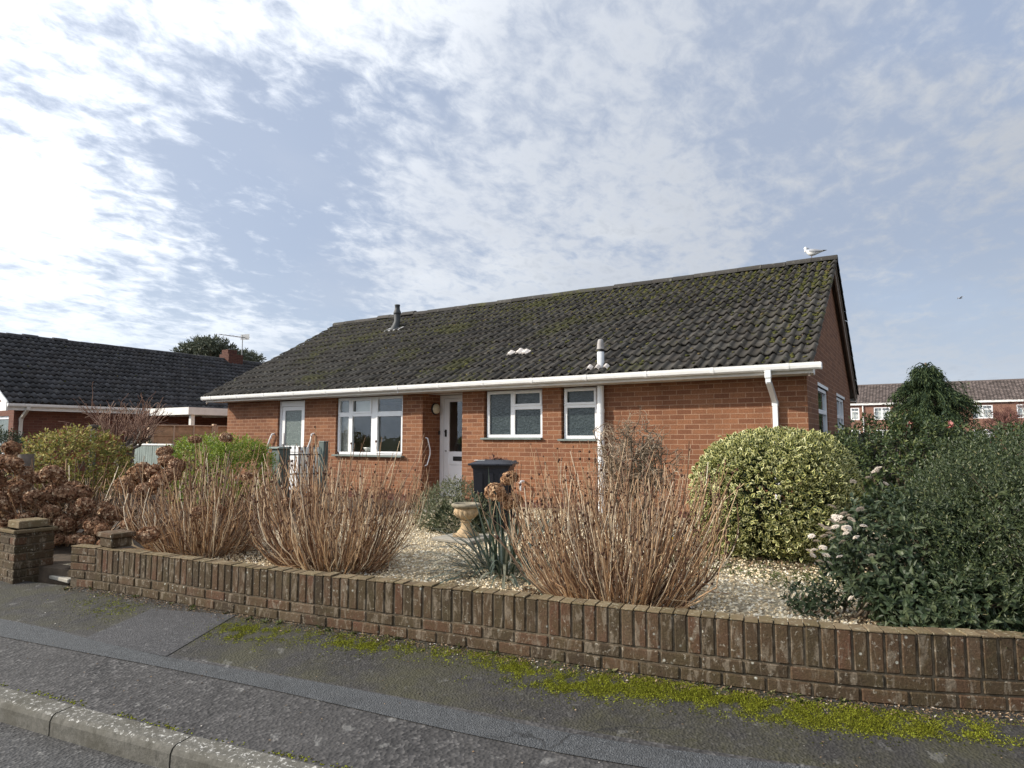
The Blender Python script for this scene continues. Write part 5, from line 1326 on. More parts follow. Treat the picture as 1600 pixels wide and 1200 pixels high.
for lv in range(3):
    m_ = (5, 4, 3)[lv]; n_ = int(len(cur)*m_*(.9, .85, .6)[lv]); i = rg.integers(0, len(cur), n_); K = cur.shape[1]; k = rg.integers(K//2, K, n_); A = cur[i, k]; A = A; pd = unit(cur[i, np.minimum(k, K-1)]-cur[i, k-1])
    d = unit(pd*.55+rg.normal(size=(n_, 3))*.75+np.array([0, 0, .28])); B = A+d*rg.uniform(.10, .30, n_)[:, None]*(1, .75, .5)[lv]
    cur = bezier_paths(A, B, rg.normal(size=(n_, 3))*.025, 4, .012); allQ.append((cur, rad)); rad *= .6
Vs = [(*tubes(q, np.linspace(1, .6, 4)[None]*np.full((len(q), 1), r_), 4), None, 0) for q, r_ in allQ]
V, F, u_, mi = cat_mesh(Vs); props(mesh_np('twigs', V, F, M['twig'], t_, smooth=True), kind='stuff')
base = (-14.75, 7.45, .36)
t_ = thing('pollarded_tree', 'small leafless pollarded tree with reddish twigs beside the green gate', 'tree', base)
rg = np.random.default_rng(6)
V, F = tubes(bezier_paths(np.array([base]), np.array([[base[0]+.05, base[1], 1.40]]), np.array([[.04, 0, 0]]), 6, .01), np.array([[.21, .19, .17, .17, .19, .22]]), 10); mesh_np('trunk', V, F, M['bark_grey'], t_, smooth=True)
n0 = 14; th = rg.uniform(0, 6.28, n0); P0 = np.array([base[0]+.05, base[1], 1.35])+rg.normal(size=(n0, 3))*.05; P1 = P0+np.column_stack([np.cos(th)*rg.uniform(.2, .8, n0), np.sin(th)*rg.uniform(.2, .7, n0), rg.uniform(.1, .5, n0)])
Q = bezier_paths(P0, P1, np.tile([[0, 0, -.08]], (n0, 1)), 5, .03); V, F = tubes(Q, np.linspace(1, .55, 5)[None]*rg.uniform(.035, .06, n0)[:, None], 6); mesh_np('limbs', V, F, M['bark_grey'], t_, smooth=True)
n_ = 210; i = rg.integers(0, n0, n_); k = rg.integers(2, 5, n_); A = Q[i, k]; o_ = A-np.array([base[0], base[1], 1.3]); d = unit(o_*[.9, .9, .3]+np.array([0, 0, .75])+rg.normal(size=(n_, 3))*.33)
q1 = bezier_paths(A, A+d*rg.uniform(.25, .78, n_)[:, None], rg.normal(size=(n_, 3))*.04, 4, .02); n2 = 300; i = rg.integers(0, n_, n2); A2 = q1[i, rg.integers(1, 4, n2)]; d2 = unit(d[i]+rg.normal(size=(n2, 3))*.5); q2 = bezier_paths(A2, A2+d2*rg.uniform(.1, .35, n2)[:, None], np.zeros((n2, 3)), 4, .01)
V, F, u_, mi = cat_mesh([(*tubes(q1, np.linspace(1, .5, 4)[None]*np.full((n_, 1), .010), 4), None, 0), (*tubes(q2, np.full((n2, 4), .005), 3), None, 0)] if False else [(*tubes(q1, np.linspace(1, .5, 4)[None]*np.full((n_, 1), .010), 4), None, 0), (*tubes(q2, np.full((n2, 4), .005), 4), None, 0)])
props(mesh_np('twigs', V, F, M['twig_r'], t_, smooth=True), kind='stuff')

# left-hand bushes
def bush(nm, lab, c, r_, n, L, W, mat, seed, nl=7, sl_=.14, amp=.18, depth=.4, cat='shrub', zmin=-.75, flat=0., up=.5, gz_=.36, a0=70, a1=30):
    b = thing(nm, lab, cat, (c[0], c[1], gz_)); c = np.array(c)
    P, Nn = lumpy(n, c, r_, lumps=20, amp=amp, depth=depth, seed=seed, zmin=zmin, flat=flat)
    V, F, uv = sprigs(P, unit(Nn+np.array([0, 0, up])+RNG.normal(size=P.shape)*.45), nl, sl_, L, W, a0, a1, .12, .1); props(mesh_np('foliage', V, F, M[mat], b), kind='stuff')
    k = 40; V, F = tubes(bezier_paths(np.array([c[0], c[1], gz_])+RNG.normal(size=(k, 3))*np.array([r_[0]*.3, r_[1]*.3, 0]), P[:k], np.zeros((k, 3)), 4, .02), np.linspace(.02, .004, 4)[None]*np.ones((k, 1)), 5); mesh_np('branches', V, F, M['bark'], b)
    return b
bush('photinia', 'yellow green bush with reddish young leaves left of the pollarded tree', (-13.9, 6.15, 1.02), (.85, .85, .66), 900, .085, .036, 'leaf_yb', 31, 7, .2)
bush('round_shrub', 'dark rounded evergreen bush below the white downpipe of the left bungalow', (-16.4, 5.75, 1.08), (.62, .6, .66), 620, .06, .028, 'leaf_mid', 32, 8, .16)
bush('bright_hedge', 'bright lime green clipped hedge before the left end of the bungalow', (-9.55, 6.35, 1.0), (.88, .55, .58), 1700, .05, .020, 'leaf_lime', 33, 8, .11, amp=.1, flat=.35, up=.7)
bush('ivy_bush', 'green shrub in front of the brown fence behind the pollarded tree', (-16.9, 9.0, .95), (.35, .4, .6), 260, .06, .03, 'leaf_mid', 34, 7, .16)

# ------------------------------------------------------------------ left boundary: fences, gates, posts
fn = thing('panel_fence', 'brown wooden panel fence in front of the white carport', 'fence', (-17, 10.8, .36))
y = 9.25; k = 0
while y < 14.6:
    m = MB()
    for q in range(11): m.bbox(-17.01, -16.985+.012*(q % 2), y+.05, y+1.78, .42+q*.135, .42+(q+1)*.135+.012, .003)
    pn = m.build('panel', M['fence_brown'], fn)
    m = MB()
    for q in range(4): m.bbox(-16.985, -16.945, y+.05+q*.565, y+.09+q*.565, .42, 1.93, .003)
    m.bbox(-17.02, -16.95, y+.03, y+1.80, 1.915, 1.95, .004); m.build('battens', M['fence_post'], pn)
    m = MB(); m.bbox(-17.05, -16.95, y-.05, y+.05, .36, 1.99, .005); m.build('post', M['fence_post'], fn); y += 1.83
gt = thing('board_gate', 'grey green vertical board gate with a white top rail behind the dead flower heads', 'gate', (-15.9, 9.0, .36))
m = MB(); rx0 = ony(206, 700, 8.6)[0]; rx1 = ony(268, 700, 8.6)[0]
q = rx0
while q < rx1: m.bbox(q, q+.088, 8.60+random.uniform(0, .006), 8.622, .42, 1.42, .004); q += .093
m.build('boards', M['green_pale'], gt)
m = MB(); m.bbox(rx0-.02, rx1+.03, 8.58, 8.64, 1.415, 1.455, .005); m.build('top_rail', M['white_paint'], gt)
m = MB(); m.bbox(rx1+.03, rx1+.11, 8.57, 8.65, .36, 1.40, .005); m.build('post', M['green_steel'], gt)
c = at(146, 668, 13.6); t_ = thing('timber_post', 'grey weathered post with a rounded cap left of the pollarded tree', 'post', (c[0], c[1], .36))
m = MB(); m.bbox(c[0]-.055, c[0]+.055, c[1]-.055, c[1]+.055, .36, 1.80, .01); m.build('shaft', M['green_pale'], t_); m = MB(); m.lathe([(.11, 0), (.12, .03), (.08, .07), (0, .085)], (c[0], c[1], 1.80), 14); m.build('cap', M['fence_dark'], t_)
c = at(22, 760, 8.3); t_ = thing('tree_stump', 'short dark stump rising out of the dead hydrangea heads', 'stump', (c[0], c[1], .36))
c = at(41, 720, 8.6); m = MB(); m.tube([(c[0], c[1], .36), (c[0]+.01, c[1], .9), (c[0]-.01, c[1], 1.38)], [.11, .10, .09], 12); m.build('trunk', M['bark_grey'], t_)
# iron gate, posts and cabinet in front of the left door
ga = thing('iron_gate', 'black iron gate with spear tops and white boards behind it', 'gate', (-8.75, 7.15, .38))
p0, p1 = at(453, 700, 10.6), at(500, 700, 10.8); p0[2] = p1[2] = 0; dv = (p1-p0)
m = MB()
for k in range(7):
    q = p0+dv*(k/6); m.tube([(q[0], q[1], .45), (q[0], q[1], 1.41)], .007, 6); m.tube([(q[0], q[1], 1.41), (q[0], q[1], 1.43), (q[0], q[1], 1.49)], [.007, .014, .001], 6)
for z in (.55, 1.00, 1.32):
    m.tube([(p0[0], p0[1], z), (p1[0], p1[1], z)], .013, 6)
m.build('bars', M['dark_metal'], ga)
t_ = thing('white_panels', 'white boards standing behind the black iron gate', 'boards', (p0[0], p0[1]+.3, .38))
m = MB(); off = np.array([-.12, .22, 0])
for a, b_ in ((.08, .40), (.60, .78), (.9, 1.0)):
    q0, q1 = p0+dv*a+off, p0+dv*b_+off; m.hexa([(q0[0], q0[1], .4), (q1[0], q1[1], .4), (q1[0], q1[1]+.03, .4), (q0[0], q0[1]+.03, .4), (q0[0], q0[1], 1.44), (q1[0], q1[1], 1.44), (q1[0], q1[1]+.03, 1.44), (q0[0], q0[1]+.03, 1.44)])
m.build('boards', M['white_paint'], t_)
c = at(505, 720, 10.8); t_ = thing('gate_post', 'square grey green post right of the black iron gate', 'post', (c[0], c[1], .38))
m = MB(); m.bbox(c[0]-.065, c[0]+.065, c[1]-.05, c[1]+.05, .38, 1.53, .008); m.build('shaft', M['green_steel'], t_); m = MB(); m.bbox(c[0]-.07, c[0]+.07, c[1]-.055, c[1]+.055, 1.53, 1.545, .004); m.build('cap', M['green_pale'], t_)
c = at(437, 720, 11.4); t_ = thing('storage_bin', 'grey green storage box with a flat lid between hedge and iron gate', 'storage box', (c[0], c[1], .38))
m = MB(); m.bbox(c[0]-.10, c[0]+.12, c[1]-.10, c[1]+.12, .38, 1.40, .012); m.build('box', M['green_steel'], t_); m = MB(); m.bbox(c[0]-.14, c[0]+.15, c[1]-.14, c[1]+.14, 1.40, 1.44, .012); m.build('lid', M['green_pale'], t_)

# ------------------------------------------------------------------ wheelie bin, urn
bn = thing('wheelie_bin', 'black wheelie bin standing in front of the obscured window', 'wheelie bin', tuple(onz(772, 826, .405)), R(24))
def tl(mb, x0, x1, y0, y1, z0, X0, X1, Y0, Y1, z1, m=0): mb.hexa([(x0, y0, z0), (x1, y0, z0), (x1, y1, z0), (x0, y1, z0), (X0, Y0, z1), (X1, Y0, z1), (X1, Y1, z1), (X0, Y1, z1)], m)
m = MB(); tl(m, -.20, .20, -.22, .20, .03, -.235, .235, -.275, .245, .82); tl(m, -.245, .245, -.285, .26, .80, -.26, .26, -.30, .275, .845)
for x in (-.14, 0, .14): tl(m, x-.03, x+.03, -.238, -.20, .06, x-.035, x+.035, -.285, -.23, .74)
for y in (-.1, .1): tl(m, .20, .222, y-.03, y+.03, .06, .233, .252, y-.035, y+.035, .74); tl(m, -.222, -.20, y-.03, y+.03, .06, -.252, -.233, y-.035, y+.035, .74)
body = m.build('body', M['bin'], bn, local=True, fix=False)
m = MB(); vs = []; n1 = 9
for i in range(n1):
    for k in range(7):
        u, v = -1+2*i/(n1-1), -1+2*k/6; vs.append((u*.285, -.325+.64*(k/6), .862+.045*(1-abs(u)**4)*(1-abs(v)**4)))
m.add(vs, [(i*7+k, (i+1)*7+k, (i+1)*7+k+1, i*7+k+1) for i in range(n1-1) for k in range(6)], 0, True); m.bbox(-.29, .29, -.33, .32, .838, .864, .01)
m.bbox(-.1, .1, -.352, -.325, .84, .862, .006); lid = m.build('lid', M['bin'], bn, local=True)
m = MB(); m.tube([(-.24, .32, .86), (.24, .32, .86)], .022, 10); m.bbox(-.26, -.22, .26, .35, .83, .885, .01); m.bbox(.22, .26, .26, .35, .83, .885, .01); m.build('handle', M['bin'], bn, local=True)
for x in (-.24, .24):
    m = MB(); m.tube([(x-.03, .17, .10), (x+.03, .17, .10)], [.10, .10], 20); m.build('wheel', M['black'], bn, local=True)
m = MB(); m.bbox(-.235, -.10, -.20, -.11, .899, .905, .002); m.build('label_sticker', M['white_paint'], lid, local=True)
m = MB(); m.bbox(-.185, -.115, -.19, -.13, .9051, .9075, .001); m.build('label_print', M['black'], lid, local=True)
V, F, uv = leaves(RNG.normal(size=(16, 3))*[.09, .05, .004]+[.05, .05, .915], RNG.normal(size=(16, 3))*[1, 1, .2], np.tile([[0, 0, 1.]], (16, 1)), .08, .045, .2, .3)
tb = Matrix.Translation(bn.location) @ Matrix.Rotation(R(24), 4, 'Z')
V = np.array([tuple(tb @ Vector(v)) for v in V]); t_ = thing('dead_leaves', 'few brown dead leaves lying on the bin lid', 'leaves', tuple(tb @ Vector((.05, .05, .91)))); mesh_np('leaves', V, F, M['lid_leaf'], t_)
c = onz(728, 838, .44)
ur = thing('stone_urn', 'weathered yellow stone urn with a fluted bowl on a pedestal', 'urn', tuple(c))
m = MB(); m.bbox(c[0]-.115, c[0]+.115, c[1]-.115, c[1]+.115, c[2], c[2]+.04, .008)
m.lathe([(.112, .038), (.105, .055), (.075, .085), (.058, .12), (.053, .155), (.055, .165), (.066, .172), (.066, .185), (.055, .19)], c, 28); m.build('pedestal', M['urn'], ur)
m = MB(); m.lathe([(.05, .188), (.06, .20), (.10, .222), (.130, .255), (.138, .285), (.132, .318), (.128, .335)], c, 96, flute=(.195, .33, 16, .10)); m.build('bowl', M['urn'], ur)
m = MB(); m.lathe([(.128, .333), (.150, .338), (.170, .352), (.178, .366), (.172, .38), (.150, .388), (.132, .386), (.12, .36), (0, .352)], c, 40); m.build('rim', M['urn_rim'], ur)
t_ = thing('paving_slab', 'grey square paving slab under the stone urn', 'slab', (c[0], c[1], .40))
m = MB(); m.bbox(c[0]-.30, c[0]+.26, c[1]-.28, c[1]+.28, .40, c[2]-.001, .008, T=lambda x, y, z: (x, y, z)); m.build('slab', M['concrete_slab'], t_)

# ------------------------------------------------------------------ gulls
def loft(mb, rings, m=0):
    """rings: (centre, half-width vector, half-height vector)"""
    n = 14; vs = []; fs = []
    for (c, a, b_) in rings:
        c, a, b_ = Vector(c), Vector(a), Vector(b_)
        for k in range(n): w_ = 2*math.pi*k/n; vs.append(c+a*math.cos(w_)+b_*math.sin(w_))
    for i in range(len(rings)-1):
        for k in range(n): fs.append((i*n+k, i*n+(k+1) % n, (i+1)*n+(k+1) % n, (i+1)*n+k))
    mb.add(vs, fs, m, True); mb.face([vs[k] for k in range(n)][::-1], m); mb.face([vs[(len(rings)-1)*n+k] for k in range(n)], m)
gp = Vector((-1.47, RY, RZ+.085))
gl = thing('gull', 'grey winged white gull standing on the roof ridge near the gable', 'gull', tuple(gp), R(8)); gl.scale = (.86, .86, .86)
def rg_(x, z, w_, h_): return ((x, 0, z), (0, w_, 0), (-h_*.25, 0, h_))
m = MB(); loft(m, [rg_(-.150, .195, .012, .012), rg_(-.135, .165, .035, .04), rg_(-.10, .135, .055, .062), rg_(-.04, .12, .068, .07), rg_(.03, .125, .06, .058), rg_(.10, .13, .04, .036), rg_(.17, .137, .025, .018), rg_(.225, .14, .02, .008)])
loft(m, [((-.135, 0, .17), (0, .035, 0), (.035, 0, .012)), ((-.142, 0, .205), (0, .03, 0), (.03, 0, .0)), ((-.145, 0, .235), (0, .033, 0), (.036, 0, 0)), ((-.145, 0, .258), (0, .028, 0), (.030, 0, 0)), ((-.145, 0, .272), (0, .008, 0), (.01, 0, 0))])
m.build('body', M['bird_white'], gl, local=True)
for sg in (-1, 1):
    m = MB(); loft(m, [((-.085, sg*.052, .165), (0, .014, 0), (0, 0, .02)), ((-.04, sg*.066, .16), (0, .014, 0), (0, 0, .04)), ((.04, sg*.062, .152), (0, .012, 0), (0, 0, .036)), ((.13, sg*.04, .148), (0, .01, 0), (0, 0, .022)), ((.20, sg*.022, .147), (0, .008, 0), (0, 0, .010))]); w1 = m.build('wing', M['cloud_grey'], gl, local=True)
    m = MB(); loft(m, [((.185, sg*.024, .148), (0, .0085, 0), (0, 0, .0125)), ((.24, sg*.014, .150), (0, .006, 0), (0, 0, .008)), ((.28, sg*.006, .152), (0, .002, 0), (0, 0, .002))]); m.build('wing_tip', M['black'], w1, local=True)
    m = MB(); m.tube([(-.03, sg*.022, .07), (-.028, sg*.022, .03), (-.032, sg*.022, .004)], .006, 6); m.tube([(-.065, sg*.022, .004), (-.02, sg*.022, .006)], .006, 5); m.build('leg', M['bird_leg'], gl, local=True)
m = MB(); loft(m, [((-.112, 0.0, .238), (0, .010, 0), (0, 0, .010)), ((-.09, 0, .236), (0, .007, 0), (0, 0, .007)), ((-.066, 0, .233), (0, .001, 0), (0, 0, .001))]); m.build('beak', M['bird_leg'], gl, local=True)
m = MB()
for sg in (-1, 1): m.lathe([(0, -.006), (.006, 0), (0, .006)], (-.135, sg*.031, .245), 8)
m.build('eyes', M['black'], gl, local=True)
c = at(1500, 466, 34)
gb = thing('flying_bird', 'tiny distant bird flying in the sky right of the gable', 'bird', tuple(c))
m = MB(); A = Matrix.Rotation(YAW, 3, 'Z')
def L_(x, y, z): return tuple(Vector(c)+A @ Vector((x, y, z)))
def lf(rings): loft(m, [(L_(*c0), A @ Vector(a), A @ Vector(b_)) for c0, a, b_ in rings])
lf([((-.10, 0, 0), (0, .02, 0), (0, 0, .015)), ((0, 0, 0), (0, .04, 0), (0, 0, .035)), ((.13, 0, .01), (0, .01, 0), (0, 0, .008))]); m.build('body', M['cloud_grey'], gb)
for sg in (-1, 1):
    m = MB(); lf([((0, 0, .01), (.05, 0, 0), (0, 0, .008)), ((.02, sg*.14, .07), (.04, 0, 0), (0, 0, .006)), ((.07, sg*.30, .02), (.008, 0, 0), (0, 0, .003))]); m.build('wing', M['cloud_grey'], gb)

# ------------------------------------------------------------------ far things
FY = 83.0
def terrace_house(x0, x1, wins, label, pipe=None):
    h = thing('terraced_house', label, 'house', ((x0+x1)/2, FY+4, .38), group='terraced houses behind the bungalow')
    ez, rz_ = 5.45, 7.85; m = MB()
    holes = [(a, b_, 3.62, 5.02) for a, b_ in wins]+[(a, b_, 1.2, 2.5) for a, b_ in wins]
    wall_cells(m, lambda a, o, z: (a, FY-o, z), [x0+.0, x1-.0], [.3, ez], holes, .10, zpl=.31); m.face([(x0, FY, .3), (x0, FY, ez), (x0, FY+9, ez), (x0, FY+9, .3)]); m.face([(x1, FY, .3), (x1, FY+9, .3), (x1, FY+9, ez), (x1, FY, ez)])
    m.face([(x0, FY+9, .3), (x0, FY+9, ez), (x1, FY+9, ez), (x1, FY+9, .3)])
    m.build('wall', [M['brick_far'], M['plinth']], h)
    cols = max(2, int((x1-x0)/.30)); L = math.hypot(4.75, rz_-ez); sl_ = math.atan2(rz_-ez, 4.75)
    rf, _ = tile_slope('roof', M['tile_far'], h, (x0, FY-.25, ez+.0), (1, 0, 0), (0, math.cos(sl_), math.sin(sl_)), cols, 13, (x1-x0)/cols, L/13, hump=.05, seed=int(abs(x0)*7)+1)
    m = MB(); m.face([(x0, FY-.2, ez-.02), (x1, FY-.2, ez-.02), (x1, FY+4.5, rz_-.02), (x0, FY+4.5, rz_-.02)]); m.face([(x0, FY+9.2, ez), (x0, FY+4.5, rz_), (x1, FY+4.5, rz_), (x1, FY+9.2, ez)]); m.build('roof_boarding', M['tile_far'], rf)
    m = MB(); m.tube([(x0, FY+4.5, rz_), (x1, FY+4.5, rz_)], .12, 8); m.build('ridge_tiles', M['tile_far'], rf)
    m = MB(); m.box(x0, x1, FY-.28, FY-.20, ez-.16, ez+.06); m.build('gutter', M['white_paint'], h)
    for a, b_ in wins:
        for c0, c1 in ((3.62, 5.02), (1.2, 2.5)):
            mm = (a+b_)/2; bars = [(mm-.06, mm+.06, c0+.08, c1-.08), (mm+.06, b_-.08, c1-.48, c1-.38)]
            f = window('window', lambda a_, o, z: (a_, FY-o, z), a, b_, c0, c1, bars, [(a+.08, b_-.08, c0+.08, c1-.08, 'glass')], h, fr=.11, out=-.02)
            g2 = MB()
            for k in range(1, 4): g2.box(a+.1+(b_-a-.2)*k/4-.012, a+.1+(b_-a-.2)*k/4+.012, FY+.04, FY+.05, c0+.1, c1-.1)
            for k in (1, 2): g2.box(a+.1, b_-.1, FY+.041, FY+.049, c0+(c1-c0)*k/3-.012, c0+(c1-c0)*k/3+.012)
            g2.build('glazing_bars', M['white_paint'], f)
            g2 = MB(); g2.box(a+.1, b_-.1, FY+.3, FY+.32, c0, c1); g2.build('net_curtain', M['blind'], f)
    if pipe is not None:
        m = MB(); m.tube([(pipe, FY-.10, .4), (pipe, FY-.10, 5.3)], .07, 8); m.build('downpipe', M['white_paint'], h)
    return h
terrace_house(-14.5, -9.6, [(-12.6, -11.0)], 'terraced house mostly hidden behind the gable')
terrace_house(-9.6, -4.70, [(-6.75, -5.10)], 'terraced house nearest to the bungalow gable', -4.72)
terrace_house(-4.70, -1.18, [(-3.66, -2.05)], 'terraced house left of the drooping conifer', -1.2)
terrace_house(-1.18, 3.9, [(.4, 2.0)], 'terraced house mostly hidden behind the drooping conifer')
terrace_house(3.9, 8.3, [(5.42, 7.15)], 'terraced house right of the drooping conifer')
terrace_house(8.3, 12.6, [(9.1, 10.8)], 'terraced house at the right edge behind the reddish bare tree')
# drooping conifer
c = np.array([.95, 36.0, .38])
t_ = thing('conifer_tree', 'drooping dark green conifer in front of the terraced houses', 'conifer', tuple(c))
V, F = tubes(bezier_paths(c[None], (c+[-.3, 0, 4.75])[None], np.array([[.1, 0, 0]]), 8, .03), np.linspace(.22, .05, 8)[None], 8); mesh_np('trunk', V, F, M['bark'], t_, smooth=True)
rg = np.random.default_rng(77); Ps = []; Ds = []; br0 = []; br1 = []
for k in range(105):
    f = rg.uniform(.12, .99)**.9; z = c[2]+.3+4.3*f; th = rg.uniform(0, 6.28); R_ = (1.55 if f < .66 else 1.55-(f-.66)*3.3)*rg.uniform(.75, 1.15)+.18
    if f > .88: R_ *= rg.uniform(.4, 1.2)
    A = c+np.array([-.3*f, 0, z-c[2]]); nn = 26; tt = np.linspace(.15, 1, nn)[:, None]
    Q = A+np.array([math.cos(th), math.sin(th), 0])*R_*tt+np.array([0, 0, 1.])*(.35*tt-.75*tt**2.2)*R_*.8; br0.append(A); br1.append(Q[-1])
    for rep in range(4):
        Ps.append(Q+rg.normal(size=Q.shape)*.09); Ds.append(unit(np.array([[math.cos(th)*.5, math.sin(th)*.5, -1.1]])+rg.normal(size=Q.shape)*.35))
for (x1, y1, z1, n1) in ((-.75, .0, 5.0, 60), (.35, .1, 4.75, 50), (1.25, 0, 4.15, 40), (-1.35, .2, 3.9, 40), (1.6, -.2, 3.2, 40)):
    tt = rg.uniform(.2, 1, n1)[:, None]; A = c+[-.2, 0, 3.4]; B = c+np.array([x1, y1, z1-.38]); Q = A+(B-A)*tt+np.array([0, 0, .5])*tt*(1-tt)*2; Ps.append(Q+rg.normal(size=Q.shape)*.07); Ds.append(unit(np.tile([[x1*.4, 0, -1.]], (n1, 1))+rg.normal(size=Q.shape)*.4))
P = np.concatenate(Ps); D = np.concatenate(Ds); V, F, uv = sprigs(P, D, 4, .34, .17, .04, 40, 15); props(mesh_np('crown', V, F, M['leaf_conif'], t_), kind='stuff')
V, F = tubes(bezier_paths(np.array(br0), np.array(br1), np.tile([[0, 0, .3]], (len(br0), 1)), 5, .02), np.linspace(.04, .01, 5)[None]*np.ones((len(br0), 1)), 5); mesh_np('branches', V, F, M['leaf_conif'], t_)
# reddish bare tree at the right edge
c = (3.95, 35.5, .38); t_ = thing('bare_tree', 'leafless reddish brown tree at the right edge before the terraced houses', 'tree', c)
branch_tree(t_, c, 3.3, 1.2, 14, 6, .10, .30, (3, 4), 'twig_red', 'twig_red', .26, .74, .62)
# evergreen trees behind the neighbour
def far_tree(lab, c, blobs, h, seed):
    t_ = thing('pine_tree', lab, 'tree', c, group='evergreen trees behind the left bungalow'); rg = np.random.default_rng(seed); Ps, Ns = [], []; c = np.array(c)
    for (dx, dy, z, r_, n) in blobs:
        P, Nn = lumpy(n, c+np.array([dx, dy, z-c[2]]), (r_, r_, r_*.62), lumps=10, amp=.4, sharp=8, depth=.75, seed=int(rg.integers(1e6)), zmin=-.9); Ps.append(P); Ns.append(Nn)
    P = np.concatenate(Ps); Nn = np.concatenate(Ns); V, F, uv = sprigs(P, unit(Nn+RNG.normal(size=P.shape)*.6), 6, .35, .30, .10, 65, 25); props(mesh_np('crown', V, F, M['leaf_pine'], t_), kind='stuff')
    V, F = tubes(bezier_paths(c[None], (c+[0, 0, h-c[2]-1])[None], np.array([[.3, 0, 0]]), 6, .05), np.linspace(.4, .15, 6)[None], 8); mesh_np('trunk', V, F, M['bark'], t_, smooth=True)
    B1 = np.array([c+np.array([b_[0], b_[1], b_[2]-c[2]]) for b_ in blobs]); V, F = tubes(bezier_paths(np.tile(c+[0, 0, h*.55], (len(B1), 1)), B1, np.tile([[0, 0, -.4]], (len(B1), 1)), 5, .05), np.linspace(.16, .05, 5)[None]*np.ones((len(B1), 1)), 6); mesh_np('branches', V, F, M['bark'], t_)
def pt(px, py, d): return at(px, py, d)
base = at(335, 690, 55); base[2] = .3
bl = []
for (x, y, r_, n) in ((285, 551, .75, 90), (298, 543, .95, 150), (312, 537, 1.0, 190), (327, 534, .95, 170), (341, 537, .95, 170), (353, 545, .8, 110), (364, 552, .7, 80), (376, 552, .35, 30), (318, 553, .8, 70), (336, 556, .7, 60), (300, 556, .7, 70)):
    p = at(x, y+6, 55+RNG.uniform(-1.5, 1.5)); bl.append((p[0]-base[0], p[1]-base[1], p[2], r_, n))
far_tree('larger grey green evergreen tree rising over the ridge of the left bungalow', tuple(base), bl, 9.0, 5)
base = at(392, 690, 58); base[2] = .3; bl = []
for (x, y, r_, n) in ((386, 556, .6, 60), (394, 558, .75, 90), (402, 561, .5, 50), (381, 552, .4, 26)):
    p = at(x, y+4, 58+RNG.uniform(-1, 1)); bl.append((p[0]-base[0], p[1]-base[1], p[2], r_, n))
far_tree('smaller evergreen tree peeping over the ridge right of the brick chimney', tuple(base), bl, 8.2, 6)
b = thing('bare_tree', 'wispy bare tree top just behind the terrace roof at the right', 'tree', (4.5, 95, .4)) if False else None

# ------------------------------------------------------------------ moss, litter, small weeds on the pavement
def ell(px0, px1, py0, py1, n):
    """random spots on the pavement around a seen patch"""
    x = RNG.normal((px0+px1)/2, (px1-px0)/3.3, n); y0 = np.interp(x, [px0, px1], [py0, py1]); out = []
    for a, b_ in zip(x, y0+RNG.normal(0, 6.0, n)):
        p = onz(a, b_, .215); out.append(p[:2])
    return np.array(out)
spots = np.concatenate([ell(118, 200, 948, 938, 160), ell(150, 215, 958, 950, 120), ell(345, 480, 986, 996, 700), ell(340, 400, 990, 990, 250), ell(500, 620, 1002, 1018, 620), ell(560, 720, 1012, 1026, 380),
                        ell(760, 860, 1034, 1064, 800), ell(820, 1000, 1064, 1080, 1700), ell(960, 1180, 1072, 1102, 3000), ell(1080, 1300, 1092, 1126, 2600), ell(1250, 1450, 1118, 1142, 1700), ell(1400, 1620, 1136, 1154, 1000), ell(640, 780, 1016, 1034, 260)])
dw = poly_dist(spots, FA); spots = spots[dw > .03]; spots = spots[poly_dist(spots, KA) > .2]
def moss_layer(nm, rep, sig, thr, rmin, rmax, mat):
    q = np.repeat(spots, rep, 0)+RNG.normal(size=(len(spots)*rep, 2))*sig
    fld = sum(np.sin(q[:, 0]*a_+q[:, 1]*b_+c_) for a_, b_, c_ in ((23, 9, 0), (-11, 31, 1), (41, -27, 2), (61, 52, 4), (7, -5, 3)))+RNG.normal(0, 1.4, len(q)); q = q[(fld > thr) & (poly_dist(q, FA) > .02) & (poly_dist(q, KA) > .2)]
    C_ = np.column_stack([q, pave_z(q)]); V, F = blob_ico(0, C_, RNG.uniform(rmin, rmax, len(C_))*RNG.uniform(.6, 1.3, len(C_)), .45, .5); props(mesh_np(nm, V, F, M[mat]), kind='stuff'); return C_
moss_layer('moss_fringe', 3, .060, -.4, .0015, .0055, 'moss_dark')
C = moss_layer('pavement_moss', 8, .024, .8, .0012, .0050, 'moss')
i = RNG.integers(0, len(C), 30000); P = C[i]+RNG.normal(size=(30000, 3))*[.016, .016, .0]+[0, 0, .001]; D = RNG.normal(size=(30000, 3))*[.7, .7, 0]+[0, 0, .7]
V, F, uv = leaves(P, D, RNG.normal(size=(30000, 3)), RNG.uniform(.006, .016, 30000), .0035); props(mesh_np('moss_tufts', V, F, M['moss']), kind='stuff')
# moss line along the back of the kerb
kq = [p for p in resample(KERB, .01) if -6.5 < p.x < -2.2]; kq = [p for p in kq if random.random() < .8]
q = np.array([(p.x, p.y) for p in kq]); q = np.repeat(q, 3, 0)+np.column_stack([RNG.normal(0, .01, 3*len(q)), .135+np.abs(RNG.normal(0, .018, 3*len(q)))])
msk = np.sin(q[:, 0]*7)+np.sin(q[:, 0]*17+1)+RNG.normal(0, .8, len(q)) > .2; q = q[msk]
C = np.column_stack([q, pave_z(q)+.002]); V, F = blob_ico(0, C, RNG.uniform(.002, .006, len(C)), .5, .4); props(mesh_np('kerb_moss', V, F, M['moss']), kind='stuff')
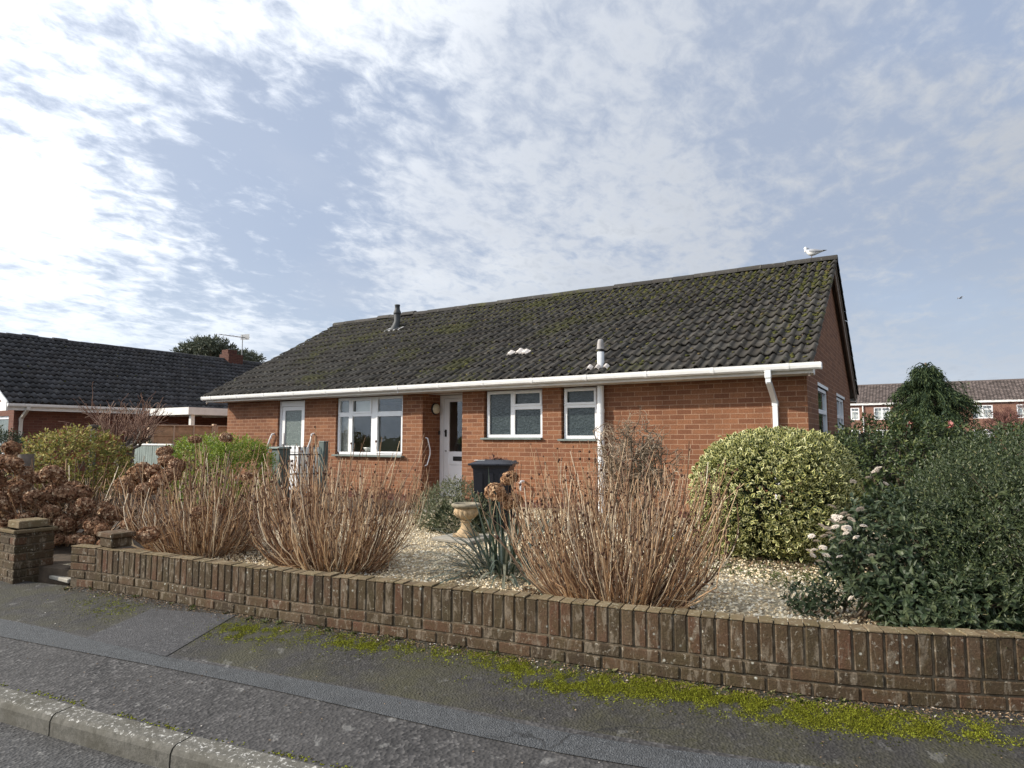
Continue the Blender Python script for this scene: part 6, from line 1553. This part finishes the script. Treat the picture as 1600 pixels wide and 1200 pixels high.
# dark litter strip along the foot of the wall, and crumbs on the pavement
n = 5200; wq = np.array([(p.x, p.y) for p in resample(WALL, .02)]); i = RNG.integers(0, len(wq), n); off = np.abs(RNG.normal(0, .055, n))+.004
q = wq[i]+np.column_stack([RNG.normal(0, .02, n)+off*.2, -off]); C = np.column_stack([q, pave_z(q)+.003])
V, F, uv = leaves(C, RNG.normal(size=(n, 3))*[1, 1, .25], RNG.normal(size=(n, 3))*.35+[0, 0, 1], RNG.uniform(.008, .026, n), RNG.uniform(.005, .012, n)); props(mesh_np('leaf_litter', V, F, M['litter']), kind='stuff')
n = 420; x = RNG.uniform(-6.5, 1.2, n); f = RNG.uniform(.08, .97, n); q = np.column_stack([x, np.interp(x, KA[:, 0], KA[:, 1])*(1-f)+np.interp(x, FA[:, 0], FA[:, 1])*f]); C = np.column_stack([q, pave_z(q)+.004])
V, F, uv = leaves(C, RNG.normal(size=(n, 3))*[1, 1, .15], RNG.normal(size=(n, 3))*.3+[0, 0, 1], RNG.uniform(.006, .018, n), RNG.uniform(.004, .012, n)); props(mesh_np('blown_litter', V, F, M['litter']), kind='stuff')
# little weeds in the wall foot
n = 46; i = RNG.integers(0, len(wq), n); q = wq[i]+np.column_stack([RNG.normal(0, .02, n), -np.abs(RNG.normal(0, .025, n))-.01]); Ps = np.repeat(np.column_stack([q, pave_z(q)]), 10, 0)
D = RNG.normal(size=(len(Ps), 3))*[1, 1, .4]+[0, 0, .6]; V, F, uv = leaves(Ps, D, RNG.normal(size=(len(Ps), 3))+[0, 0, 1], RNG.uniform(.015, .05, len(Ps)), .014); props(mesh_np('wall_weeds', V, F, M['leaf_cover']), kind='stuff')
# ground cover and plant litter on the gravel
def cover(cx, cy, rx, ry, n, mat, L, nm):
    th = RNG.uniform(0, 6.28, n); r_ = np.sqrt(RNG.uniform(0, 1, n)); q = np.column_stack([cx+np.cos(th)*rx*r_, cy+np.sin(th)*ry*r_]); C = np.column_stack([q, [gz(a, b_)+.014 for a, b_ in q]])
    V, F, uv = leaves(C, RNG.normal(size=(n, 3))*[1, 1, .3]+[0, 0, .45], RNG.normal(size=(n, 3))*.4+[0, 0, 1], L*RNG.uniform(.6, 1.4, n), L*.5); props(mesh_np(nm, V, F, M[mat]), kind='stuff')
cover(-1.2, 6.35, 1.3, .45, 1500, 'leaf_cover', .035, 'ground_cover'); cover(-2.9, 5.5, .5, .4, 500, 'leaf_cover', .03, 'ground_cover'); cover(-.4, 5.9, .8, .5, 900, 'leaf_cover', .035, 'ground_cover')
cover(-1.3, 7.0, 1.4, .7, 2600, 'litter', .04, 'plant_litter'); cover(-2.0, 4.4, .7, .4, 1500, 'litter', .035, 'plant_litter'); cover(-4.7, 4.25, .7, .4, 1500, 'litter', .035, 'plant_litter'); cover(-6.0, 4.1, .8, .6, 1500, 'litter', .035, 'plant_litter'); cover(.3, 5.1, 1.1, .7, 1800, 'litter', .035, 'plant_litter')
